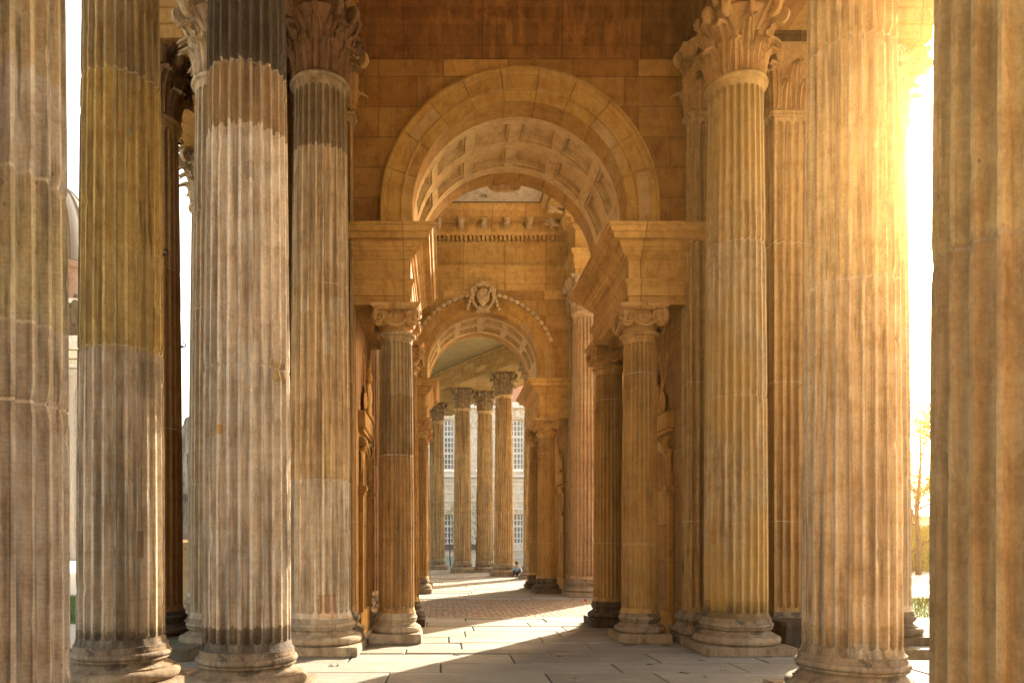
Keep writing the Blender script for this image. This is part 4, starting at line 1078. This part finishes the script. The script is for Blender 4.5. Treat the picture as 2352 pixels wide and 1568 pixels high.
def slabs(mb,x0,x1,y0,y1,row,lmin,lmax):
    y=y0
    while y<y1-.05:
        h=row*random.uniform(.88,1.12); h=min(h,y1-y)
        if y1-(y+h)<.25: h=y1-y
        x=x0-random.uniform(0,1.2)
        while x<x1:
            w=random.uniform(lmin,lmax); a=max(x,x0); b=min(x+w,x1)
            if b-a>.06:
                g=.011; z=random.uniform(-.007,.007); t=[random.uniform(-.003,.003) for _ in range(4)]; q=.012
                A=(a+g,b-g,y+g,y+h-g)
                j=[random.uniform(-.006,.006) for _ in range(8)]
                C=[(A[0]+j[0]*.4,A[2]+j[1]*.4),(A[1]+j[2]*.4,A[2]+j[3]*.4),(A[1]+j[4]*.4,A[3]+j[5]*.4),(A[0]+j[6]*.4,A[3]+j[7]*.4)]
                vs=[(p[0],p[1],-.05) for p in C]+[(p[0],p[1],z+tt-.006) for p,tt in zip(C,t)]
                cx=(A[0]+A[1])/2; cy=(A[2]+A[3])/2
                vs+=[(p[0]+(q if p[0]<cx else -q),p[1]+(q if p[1]<cy else -q),z+tt) for p,tt in zip(C,t)]
                fs=[(8,9,10,11)]+[(i,(i+1)%4,4+(i+1)%4,4+i) for i in range(4)]+[(4+i,4+(i+1)%4,8+(i+1)%4,8+i) for i in range(4)]
                mb.add(vs,fs)
            x+=w
        y+=h
random.seed(21)
mb=MB(); slabs(mb,-5.4,5.55,-4,10.9,.72,1.3,2.3); slabs(mb,5.55,6.9,5,9.9,.8,1,1.4); slabs(mb,-5.6,7.75,10.9,15.45,.72,1.2,2.2); slabs(mb,-5.6,7.75,20.2,46,.8,1.0,2.2)
tag(mb.build('paving',M['slab'],smooth=False),kind='structure')
mb=MB(); mb.add([(-5.6,15.45,-.012),(7.75,15.45,-.012),(7.75,20.2,-.012),(-5.6,20.2,-.012)],[(0,1,2,3)])
tag(mb.build('cobbled_floor',M['cobble'],smooth=False),kind='structure')
for x0,x1,y0,y1 in ((8.6,60,17.6,23.6),(-60,-6.6,16.4,24.6)):
    mb=MB(); mb.add([(x0,y0,-.244),(x1,y0,-.244),(x1,y1,-.244),(x0,y1,-.244)],[(0,1,2,3)])
    tag(mb.build('lawn',M['grassg'],smooth=False),kind='structure')
M['blade']=simple('grass_blades',(.10,.20,.03),(.14,.20,.04),scale=3,rough=.7)
def blades(mb,x,y,z,h,lean=.4):
    a=random.uniform(0,2*pi); w=.006+.01*h; dx,dy=cos(a)*w,sin(a)*w; l=random.uniform(-lean,lean)*h; l2=random.uniform(-lean,lean)*h
    mb.add([(x-dx,y-dy,z),(x+dx,y+dy,z),(x+l+dx*.4,y+l2+dy*.4,z+h),(x+l-dx*.2,y+l2-dy*.2,z+h*.98)],[(0,1,2,3)])
for (x0,x1,y0,y1) in ((9,17.5,17.7,23.5),(-13.5,-6.7,16.5,24.5)):
    mb=MB()
    for i in range(9000): blades(mb,random.uniform(x0,x1),random.uniform(y0,y1),-.245,random.uniform(.05,.14))
    tag(mb.build('grass',M['blade'],smooth=False),kind='stuff')
# weeds in the joints
M['weed']=simple('joint_weeds',(.12,.22,.04),(.09,.14,.03),scale=10,rough=.7)
mb=MB()
def tuft(px,py,n,sp):
    Yy=EYE*F/(py-VY); x=WX(px,Yy)
    for i in range(n): blades(mb,x+random.gauss(0,sp),Yy+random.gauss(0,sp*.8),-.01,random.uniform(.012,.04),.9)
for a in ((765,1530,46,.045),(1318,1559,20,.03),(975,1441,0,.02),(1590,1510,8,.03),(1560,1500,8,.03),(1620,1555,24,.05),(1030,1323,60,.07),(1045,1330,30,.05),(700,1561,10,.03),(1160,1330,30,.1),(1520,1480,10,.05),(1660,1540,8,.04),(1740,1562,14,.05),(845,1552,8,.05),(1140,1470,0,.05)): tuft(*a)
tag(mb.build('weeds',M['weed'],smooth=False),kind='stuff')
# twigs
M['twig']=simple('dry_twig',(.09,.05,.03),rough=.8)
tw=[(1590,1492,.28),(1660,1493,.22),(1520,1482,.2),(1830,1494,.22),(1422,1478,.25),(1430,1484,.3),(1690,1506,.2),(1280,1508,.08),(1484,1527,.12),(1755,1510,.25),(1605,1518,.1),(1040,1506,.15),(1560,1546,.14),(1700,1499,.12)]
for i,(px,py,l) in enumerate(tw):
    Yy=EYE*F/(py-VY); mb=MB(); P=[]; a=random.uniform(-.5,.5); x=y=0
    for k in range(6): P.append((x,y,.012+.006*sin(k*1.7))); x+=cos(a)*l/5; y+=sin(a)*l/5; a+=random.uniform(-.4,.4)
    mb.tube(P,[.006,.007,.006,.005,.004,.002],5)
    mb.tube([P[2],(P[2][0]+l*.12,P[2][1]+l*.15,.02)],[.004,.002],5)
    o=mb.build('twig',M['twig'],loc=(WX(px,Yy),Yy,0)); tag(o,'small dry brown twig lying on the stone paving','twig','dry twigs on the paving')
# stone blocks: step under the column at the right and dark block standing in for a shadow between right columns
M['step']=stone('mossy_step_stone',(.20,.16,.11),(.10,.09,.05),streak=.3,seed=61,bump=.7,rust=((.05,.06,.02),.5))
o=place('stone_step',slab_mesh('stone_step',M['step'],.95,.9,0,.245,3,.02),None,(6.75,11.75,-.245)); tag(o,'dark mossy stone step under the column at the right opening','step')
o.location.z=-.246
o=place('shade_block',slab_mesh('shade_block',M['base_dark'],.42,.35,0,.42,5,.04),None,(5.35,11.0,0)); tag(o,'low dark stone block standing in for shade behind the big streaked right column','stone block')
o=place('stone_step',slab_mesh('stone_step',M['step'],.8,.55,0,.16,7,.03),None,(-4.15,10.3,0)); tag(o,'worn greenish stone step between the two left foreground columns','step')
# scrap of litter
mb=MB(); mb.ball((0,0,.04),(.035,.03,.045),9,6); mb.ball((.05,.02,.02),(.02,.025,.02),7,5); Yy=EYE*F/(1378-VY)
o=mb.build('litter',simple('red_plastic',(.55,.03,.03),rough=.4),loc=(WX(1391,19.9)-.62,19.5,0)); tag(o,'tiny red scrap of litter beside the dark plinth of the farther arch','litter')

# ------------------------------------------------------------------ background building
M['cream']=stone('cream_render',(.88,.82,.72),(.84,.76,.66),streak=.04,seed=71,fleck=0,bump=.1,mott=.3)
M['pinkb']=simple('red_brick_render',(.66,.36,.26),(.60,.30,.21),scale=12)
M['white']=simple('white_paint',(.82,.80,.76),(.76,.73,.68),scale=5,bump=.02)
M['roofg']=simple('grey_metal_roof',(.14,.14,.15),(.10,.10,.11),rough=.5)
def glassm():
    m,nt,b=NT('window_glass'); b.inputs['Base Color'].default_value=(.20,.22,.24,1); b.inputs['Roughness'].default_value=.15; b.inputs['Specular IOR Level'].default_value=.8
    return m
M['glass']=glassm()
bld=thing('palace_wing','cream and red facade with tall arched white windows beyond the far columns','building',(0,0,0))
YB=54.0; k=YB/F
def bx_(x0,x1,z0,z1): return (WX(x0,YB),WX(x1,YB),z0,z1)
xs=[948+80*i for i in range(-3,7)]
zt_=lambda p: WZ(p,YB)
# wall as vertical piers and bands around openings
mb=MB(); XL,XR=WX(600,YB),WX(1560,YB)
ww=15*k
def wall(x0,x1,z0,z1): mb.box(x0,x1,YB,YB+.6,z0,z1)
wall(XL,XR,zt_(1080),zt_(1180)); wall(XL,XR,-.25,zt_(1249)); 
px_=XL
for c in xs:
    cx=WX(c,YB); 
    for (a,b) in ((zt_(1249),zt_(1180)),(zt_(1080),zt_(960))): wall(px_,cx-ww,a,b)
    px_=cx+ww
for (a,b) in ((zt_(1249),zt_(1180)),(zt_(1080),zt_(960))): wall(px_,XR,a,b)
wall(XL,XR,zt_(960),zt_(925))
mb.build('wall',M['cream'],bld,smooth=False)
mb=MB(); 
for zz in (1102,1112,1130,1150,1168,1262,1280): mb.box(XL,XR,YB-.10,YB-.002,zt_(zz)-.06,zt_(zz)+.06)
mb.box(XL,XR,YB-.3,YB-.002,zt_(1096),zt_(1090)); mb.box(XL,XR,YB-.35,YB-.002,zt_(938),zt_(925)); mb.build('string_course',M['white'],bld,smooth=False)
mb=MB(); mb.box(XL,XR,YB+.05,YB+1,zt_(925),zt_(870)); mb.build('attic_wall',M['pinkb'],bld,smooth=False)
mb=MB(); mb.add([(XL,YB-.5,zt_(870)),(XR,YB-.5,zt_(870)),(XR,YB+6,zt_(870)+5),(XL,YB+6,zt_(870)+5),(XL,YB-.5,zt_(870)-.3),(XR,YB-.5,zt_(870)-.3)],[(0,1,2,3),(0,1,5,4)]); mb.build('roof',M['roofg'],bld,smooth=False)
for c in xs:
    cx=WX(c,YB)
    for (pb,pt,arched) in ((1078,962,True),(1249,1180,False)):
        z0,z1=zt_(pb),zt_(pt); f=MB(); y=YB+.12; w=ww; zs=z1-w if arched else z1
        f.box(cx-w,cx-w+.09,y,y+.12,z0,zs); f.box(cx+w-.09,cx+w,y,y+.12,z0,zs); f.box(cx-w,cx+w,y-.002,y+.122,z0-.02,z0+.1)
        nrow=8 if arched else 5; H=zs-z0
        for i in range(1,nrow+1): 
            th=.075 if i%3 else .16
            f.box(cx-w+.09,cx+w-.09,y+.02,y+.08,z0+H*i/nrow-th/2,z0+H*i/nrow+th/2)
        for q in (-1,0,1): f.box(cx+q*w*.5-.04,cx+q*w*.5+.04,y+.03,y+.09,z0+.1,z1-(0.12 if arched else 0))
        if arched:
            P=[(cx+(w-.05)*cos(pi*i/14),y+.06,zs+(w-.05)*sin(pi*i/14)) for i in range(15)]; f.tube(P,.06,4)
        wn=f.build('window',M['white'],bld,smooth=False)
        p=MB(); p.box(cx-w,cx+w,y+.10,y+.11,z0,z1); p.build('pane',M['glass'],wn,smooth=False)
        if arched:   # spandrels of the arched head and hood mould
            s=MB()
            for sg in (-1,1):
                pts=[(cx+sg*w*cos(pi/2*i/8),zs+w*sin(pi/2*i/8)) for i in range(9)]
                vs=[(p_[0],YB+.002,p_[1]) for p_ in pts]+[(cx+sg*w,YB+.002,z1+.01)]
                vs2=[(v[0],YB+.2,v[2]) for v in vs]; n=len(vs); fs=[(9,i,i+1) for i in range(8)]+[(i,i+1,n+i+1,n+i) for i in range(8)]
                s.add(vs+vs2,fs)
            s.build('spandrel',M['cream'],bld,smooth=False)
            h=MB(); P=[(cx+(w+.22)*cos(pi*i/16),YB-.06,zs+(w+.22)*sin(pi*i/16)) for i in range(17)]
            h.tube(P,.13,5); h.ball((cx,YB-.12,z1+.32),(.22,.12,.35),8,6)
            for sg in (-1,1): h.box(cx+sg*(w+.22)-.16,cx+sg*(w+.22)+.16,YB-.2,YB-.002,zs-.15,zs+.05)
            h.build('hood_mould',M['cream'],bld)
# low annex
an=thing('low_annex','low annex with dark lean-to roof and pale door in front of the cream facade','building',(0,0,0))
YA=50.0
mb=MB(); mb.box(WX(900,YA),WX(1135,YA),YA,YB-.2,-.25,WZ(1262,YA)); mb.build('wall',M['cream'],an,smooth=False)
mb=MB(); mb.box(WX(895,YA),WX(1140,YA),YA-.3,YB-.15,WZ(1262,YA)+.002,WZ(1250,YA)); mb.build('roof',M['roofg'],an,smooth=False)
mb=MB(); mb.box(WX(1024,YA),WX(1040,YA),YA-.03,YA-.002,-.2,WZ(1277,YA)); mb.build('door',simple('pale_green_door',(.45,.55,.48),rough=.5),an,smooth=False)

# ------------------------------------------------------------------ trees
M['bark']=simple('bark',(.10,.075,.05),(.05,.04,.03),scale=6,stretch=(3,3,.5),rough=.9,bump=.6)
M['leafy']=simple('spring_leaves',(.34,.36,.06),(.20,.26,.04),scale=4,rough=.6)
def tree(x,y,h,label,nb=9,leaves=900,leafr=.09,spread=.35,z0=-.25,seed=0,name='deciduous_tree',lm=None,tr=.16,lowest=.25):
    random.seed(seed); t=thing(name,label,'tree',(x,y,z0),'spring trees beyond the colonnade')
    mb=MB(); tips=[]
    P=[];R=[];dx=dy=0
    for i in range(12):
        q=i/11; dx+=random.uniform(-.03,.03)*h*.3; dy+=random.uniform(-.03,.03)*h*.3; P.append((dx,dy,h*q)); R.append(tr*(1-q*.9))
    mb.tube(P,R,8)
    def br(p,d,l,r,dep):
        pts=[p]; q=Vector(p); d=Vector(d)
        for i in range(5):
            d=(d+Vector((random.uniform(-.2,.2),random.uniform(-.2,.2),random.uniform(-.05,.18)))).normalized(); q=q+d*l/5; pts.append(tuple(q))
            if dep and i>0:
                a=random.uniform(0,2*pi); dd=(d+Vector((cos(a),sin(a),.3))*.8).normalized(); br(tuple(q),dd,l*.55,r*.5,dep-1)
        mb.tube(pts,[r*(1-.16*i) for i in range(6)],5); tips.extend(pts[2:])
    for i in range(nb):
        k=int(1+lowest*11+(10-lowest*11)*i/nb); k=min(k,10); a=random.uniform(0,2*pi)
        br(P[k],(cos(a),sin(a),.55),h*spread*(1.15-k/14),R[k]*.55,2)
    mb.build('trunk',M['bark'],t)
    mb=MB()
    for i in range(leaves):
        p=Vector(random.choice(tips))+Vector((random.gauss(0,.16),random.gauss(0,.16),random.gauss(0,.14)))
        n=Vector((random.uniform(-1,1),random.uniform(-1,1),random.uniform(-1,1))).normalized(); u=n.orthogonal().normalized(); w=n.cross(u); s=leafr*random.uniform(.6,1.3)
        mb.add([p-u*s,p+w*s*.5,p+u*s,p-w*s*.5],[(0,1,2,3)])
    mb.build('crown',lm or M['leafy'],t,smooth=False)
tree(WX(2112,40),40,9.6,'sparse yellow green tree with dark bare branches in the right gap',nb=12,leaves=4200,leafr=.085,seed=3,lowest=.2)
tree(WX(2090,44),44,6.0,'lower bushy yellow green tree behind the hedge in the right gap',nb=12,leaves=6500,leafr=.10,seed=4,spread=.5,lowest=.1)
tree(WX(1093,47),47,5.2,'thin sapling with few pale leaves between the far columns',nb=12,leaves=650,leafr=.045,seed=5,spread=.30,tr=.06)
tree(WX(1034,47),47.5,4.0,'small leafy young tree in front of the left lower window',nb=9,leaves=800,leafr=.05,seed=6,spread=.28,tr=.05)
# hedge wall at right
def hedge_mat():
    m,nt,b=NT('ivy_wall'); g=G(nt); tc=g.n('ShaderNodeTexCoord'); v=tc.outputs['Object']
    n=g.noise(v,2.2,6,.7); c=g.mix(g.mapr(n,.42,.55),(.30,.28,.16),(.10,.12,.035)); c=g.mix(g.mapr(g.noise(v,9,4,.7),.5,.65,0,.8),c,(.26,.28,.06))
    g.L(c,b.inputs['Base Color']); b.inputs['Roughness'].default_value=.9
    bp=g.n('ShaderNodeBump'); bp.inputs['Strength'].default_value=1; bp.inputs['Distance'].default_value=.1; g.L(n,bp.inputs['Height']); g.L(bp.outputs[0],b.inputs['Normal']); return m
M['hedge']=hedge_mat()
t=thing('hedge','long clipped hedge with patchy ivy beyond the lawn at right','hedge',(0,0,0))
mb=MB(); mb.box(17,48,45,46.2,-.25,2.35); mb.build('body',M['hedge'],t,smooth=False)
mb=MB(); random.seed(9)
for i in range(9000):
    p=Vector((random.uniform(24,34),44.98-abs(random.gauss(0,.08)),random.uniform(-.2,2.5))); n=Vector((random.uniform(-1,1),-1,random.uniform(-1,1))).normalized(); u=n.orthogonal().normalized(); w=n.cross(u); s=.075
    mb.add([p-u*s,p+w*s*.6,p+u*s,p-w*s*.6],[(0,1,2,3)])
mb.build('foliage',M['leafy'],t,smooth=False)
t=thing('garden_house','small low grey roofed house behind the trees in the right gap','building',(0,0,0))
mb=MB(); mb.box(30,46,60,66,-.25,3.6); mb.build('wall',M['cream'],t,smooth=False)
mb=MB(); mb.add([(29.5,59.5,3.6),(46.5,59.5,3.6),(46.5,63,4.9),(29.5,63,4.9),(29.5,66.5,3.6),(46.5,66.5,3.6)],[(0,1,2,3),(3,2,5,4),(0,3,4),(1,5,2)]); mb.build('roof',M['roofg'],t,smooth=False)

# ------------------------------------------------------------------ palace with dome on the left
M['dullbrick']=simple('weathered_brick',(.26,.15,.11),(.12,.10,.09),scale=1.2)
YP=70.0
pal=thing('domed_palace','ornate red and cream baroque building with dark dome in the left gap','building',(0,0,0))
xr=WX(235,YP); xl=WX(-700,YP)
mb=MB(); mb.box(xl,xr,YP,YP+20,-.25,WZ(860,YP)); mb.build('wall',M['cream'],pal,smooth=False)
mb=MB(); mb.box(xl,xr,YP+.5,YP+19,WZ(780,YP)+.01,WZ(690,YP)); mb.build('attic_wall',M['dullbrick'],pal,smooth=False)
mb=MB(); 
for a,b,d in ((870,850,.5),(848,830,.8),(828,812,1.2),(810,780,1.5),(700,690,.7),(1330,1318,1.2),(1318,1305,.6)): mb.box(xl,xr,YP-d,YP+.4,WZ(a,YP),WZ(b,YP)-.004)
mb.build('cornice',M['cream'],pal,smooth=False)
for i in range(14):
    px=170-74*i+ (i%2)*20
    mb=MB(); x=WX(px,YP); z1=WZ(870,YP); mb.revolve([(.9,-.2),(.9,.6),(.65,.9),(.55,1.2),(.48,z1-2),(.8,z1-.3),(.9,z1)],20,x,YP-1); mb.build('column',simple('grey_stone',(.36,.34,.31)) if i==0 else bpy.data.materials['grey_stone'],pal)
for i in range(12):
    px=140-74*i; w_=MB(); x=WX(px,YP)
    for (a,b) in ((1290,1120),(1080,930)):
        w_.box(x-.8,x+.8,YP-.05,YP-.002,WZ(a,YP),WZ(b,YP))
    w_.build('window',M['glass'],pal,smooth=False)
dx=WX(118,YP+8); mb=MB(); zb=WZ(640,YP+8); zt2=WZ(425,YP+8); P=[]
mb.revolve([(4.6,zb-6),(4.6,zb+.0),(5.0,zb+.2),(5.0,zb+.8),(4.5,zb+1)],32,dx,YP+8); mb.build('drum',M['dullbrick'],pal)
mb=MB(); 
for i in range(13): a=pi/2*i/12; P.append((4.4*cos(a)+.3,zb+1+(zt2-zb-1)*sin(a)))
mb.revolve(P,36,dx,YP+8)
for i in range(18):
    a=2*pi*i/18; mb.tube([(dx+(r+.03)*cos(a),YP+8+(r+.03)*sin(a),z) for r,z in P],.10,5)
dm=mb.build('dome',simple('weathered_copper',(.045,.05,.055),(.08,.09,.095),rough=.6),pal)
mb=MB(); mb.revolve([(1.1,zt2-.2),(1.1,zt2+1.2),(.5,zt2+1.6),(.3,zt2+2.2),(.5,zt2+2.8),(.15,zt2+3.3),(.02,zt2+4.2)],16,dx,YP+8); mb.build('finial',simple('gilding',(.75,.48,.12),rough=.35,metal=.8),dm)
# balustrade figures on the palace
for i,px in enumerate((172,98,24)):
    mb=MB(); x=WX(px,YP-.5); z=WZ(780,YP); y=YP-.5
    mb.box(x-.6,x+.6,y-.5,y+.5,z,z+1,.05); mb.ball((x,y,z+2),(.5,.4,1.0)); mb.ball((x+.1,y,z+3.1),(.45,.35,.6)); mb.ball((x+.12,y,z+3.9),.28); mb.tube([(x+.3,y,z+3.3),(x+.8,y-.2,z+3.9),(x+.7,y,z+4.6)],[.16,.12,.08],6); mb.tube([(x-.3,y,z+3.2),(x-.75,y-.3,z+2.6),(x-.4,y-.4,z+2.1)],[.16,.12,.1],6)
    mb.build('roof_statue',M['base_dark'],pal,ang=70)

# ------------------------------------------------------------------ figures grown with the skin modifier
def skinned(name, verts, edges, radii, mat, parent=None, loc=(0,0,0), rz=0, sub=2, scale=1):
    me=bpy.data.meshes.new(name); me.from_pydata(verts,edges,[]); o=bpy.data.objects.new(name,me); COL.objects.link(o)
    o.modifiers.new('skin','SKIN'); 
    for i,r in enumerate(radii): me.skin_vertices[0].data[i].radius=(r,r) if not hasattr(r,'__len__') else r
    me.skin_vertices[0].data[0].use_root=True
    s=o.modifiers.new('sub','SUBSURF'); s.levels=sub; s.render_levels=sub
    dg=bpy.context.evaluated_depsgraph_get(); ev=o.evaluated_get(dg); m2=bpy.data.meshes.new_from_object(ev)
    m2.materials.clear(); m2.materials.append(mat)
    for p in m2.polygons: p.use_smooth=True
    bpy.data.objects.remove(o); o=bpy.data.objects.new(name,m2); COL.objects.link(o); o.parent=parent; o.location=loc; o.rotation_euler=(0,0,rz); o.scale=(scale,)*3
    return o
# statue on pedestal in the left slot
M['statue']=stone('statue_stone',(.60,.54,.45),(.34,.30,.24),streak=.5,seed=81,fleck=0,grey=(.05,.045,.04),rust=((.05,.045,.04),.6))
YS=17.5; xs_=WX(441,YS)
st=thing('garden_statue','pale weathered standing statue on a stone pedestal in the narrow left slot','statue',(xs_,YS,-.25))
zb=WZ(1245,YS)+.25; hh=(WZ(932,YS)-WZ(1245,YS))
mb=MB(); mb.sweep([(-.42,-.42),(.42,-.42),(.42,.42),(-.42,.42)],[(.12,0),(.12,.18),(.05,.26),(0,.3),(0,zb-.25),(.04,zb-.2),(.1,zb-.12),(.1,zb),(0,zb)]); mb.build('pedestal',M['carve'],st)
V=[(0,0,.52),(0,0,.66),(0,.01,.78),(0,0,.85),(0,-.01,.93),(.09,0,.50),(.11,-.03,.28),(.10,.02,.04),(.12,-.07,.01),(-.09,0,.50),(-.13,.02,.27),(-.12,.05,.04),(-.13,-.04,.01),(.15,0,.79),(.24,-.06,.68),(.17,-.14,.60),(-.15,0,.79),(-.25,-.04,.88),(-.22,-.10,1.0)]
E=[(0,1),(1,2),(2,3),(3,4),(0,5),(5,6),(6,7),(7,8),(0,9),(9,10),(10,11),(11,12),(2,13),(13,14),(14,15),(2,16),(16,17),(17,18)]
R=[.10,.085,.10,.045,.062,.085,.055,.035,.03,.085,.055,.035,.03,.05,.038,.026,.05,.036,.024]
skinned('body',[Vector(v)*hh for v in V],E,[r*hh for r in R],M['statue'],st,(0,0,zb))
mb=MB(); n=24; P=[]
vs=[];fs=[]
for i in range(14):
    t=i/13; z=zb+hh*(.02+.62*t)
    for j in range(n):
        a=2*pi*j/n; r=hh*(.17-.06*t)*(1+.13*sin(a*6+t*4)+.06*sin(a*11)); vs.append((r*cos(a),r*.8*sin(a),z))
for i in range(13):
    for j in range(n): fs.append((i*n+j,i*n+(j+1)%n,(i+1)*n+(j+1)%n,(i+1)*n+j))
mb.add(vs,fs); mb.build('drapery',M['statue'],st)
# small sitting person in blue
M['jacket']=simple('blue_jacket',(.10,.22,.42),(.30,.50,.62),scale=9); M['skin']=simple('skin',(.52,.32,.23),bump=0); M['hair']=simple('brown_hair',(.06,.04,.025)); M['trous']=simple('dark_trousers',(.02,.025,.05))
YQ=33.0; pr=thing('person','person in blue jacket and dark trousers sitting low beside the far column base','person',(WX(1187,YQ),YQ,0)); pr.scale=(.78,.78,.78)
V=[(0,0,.14),(0,.04,.34),(0,.02,.50),(0,-.02,.60),(0,-.05,.74),(.10,-.05,.14),(.15,-.38,.42),(.14,-.42,.08),(.14,-.54,.05),(-.10,-.05,.14),(-.15,-.36,.40),(-.15,-.44,.08),(-.15,-.56,.05),(.18,.0,.50),(.24,-.14,.32),(.14,-.34,.36),(.13,-.42,.38),(-.18,.0,.50),(-.24,-.14,.32),(-.13,-.34,.36),(-.12,-.42,.38)]
E=[(0,1),(1,2),(2,3),(3,4),(0,5),(5,6),(6,7),(7,8),(0,9),(9,10),(10,11),(11,12),(2,13),(13,14),(14,15),(15,16),(2,17),(17,18),(18,19),(19,20)]
R=[.14,.13,.13,.05,.10,.10,.07,.05,.04,.10,.07,.05,.04,.065,.05,.035,.03,.065,.05,.035,.03]
skinned('body',V,E,R,M['skin'],pr)
def sub(idx,ed,name,mat,k):
    mp={i:j for j,i in enumerate(idx)}; skinned(name,[V[i] for i in idx],[(mp[a],mp[b]) for a,b in ed],[R[i]*k for i in idx],mat,pr)
sub([0,1,2,13,14,15,17,18,19],[(0,1),(1,2),(2,13),(13,14),(14,15),(2,17),(17,18),(18,19)],'jacket',M['jacket'],1.18)
sub([0,5,6,7,9,10,11],[(0,5),(5,6),(6,7),(0,9),(9,10),(10,11)],'trousers',M['trous'],1.14)
mb=MB(); mb.ball((0,-.02,.78),(.112,.118,.10),12,8); mb.build('hair',M['hair'],pr)

# ------------------------------------------------------------------ light, sky, camera
AZ=radians(33.5); EL=radians(24)
w=bpy.data.worlds.new('World'); sc.world=w; w.use_nodes=True; nt=w.node_tree; g=G(nt)
bgn=nt.nodes['Background']; sky=g.n('ShaderNodeTexSky',sky_type='NISHITA'); sky.sun_disc=False; sky.sun_elevation=EL; sky.sun_rotation=AZ; sky.dust_density=4.0; sky.air_density=1.0; sky.ozone_density=.6
mx=g.mix(1.0,sky.outputs[0],(1.0,.90,.73),'MULTIPLY'); g.L(mx,bgn.inputs[0]); bgn.inputs[1].default_value=.15
ld=bpy.data.lights.new('sun','SUN'); ld.energy=4.8; ld.angle=radians(.5); ld.color=(1,.88,.69); lo=bpy.data.objects.new('sun',ld); COL.objects.link(lo)
d=Vector((sin(AZ)*cos(EL),cos(AZ)*cos(EL),sin(EL))); lo.rotation_euler=d.to_track_quat('Z','Y').to_euler()
cam=bpy.data.cameras.new('camera'); co=bpy.data.objects.new('camera',cam); COL.objects.link(co); co.location=(0,0,EYE); co.rotation_euler=(pi/2,0,0)
cam.sensor_width=36; cam.lens=36*F/2352; cam.shift_x=(1176-VX)/2352; cam.shift_y=(VY-784)/2352; cam.clip_end=2000; cam.clip_start=.05
sc.camera=co
sc.view_settings.view_transform='Standard'; sc.view_settings.look='None'; sc.view_settings.gamma=1; sc.view_settings.exposure=2.33
HZ=.00125  # density of orange haze, added to stand in for a lens-flare glow
if HZ:
    m,nt,b=NT('flare_haze_air'); nt.nodes.remove(b); g=G(nt); pv=g.n('ShaderNodeVolumePrincipled'); pv.inputs['Color'].default_value=(1,.58,.20,1); pv.inputs['Density'].default_value=HZ; pv.inputs['Anisotropy'].default_value=.87
    g.L(pv.outputs[0],nt.nodes['Material Output'].inputs['Volume'])
    mb=MB(); mb.box(-118,118,-45,175,-1.3,52); tag(mb.build('flare_haze',m,smooth=False),kind='stuff')
sc.cycles.max_bounces=8; sc.cycles.diffuse_bounces=2; sc.cycles.volume_bounces=0
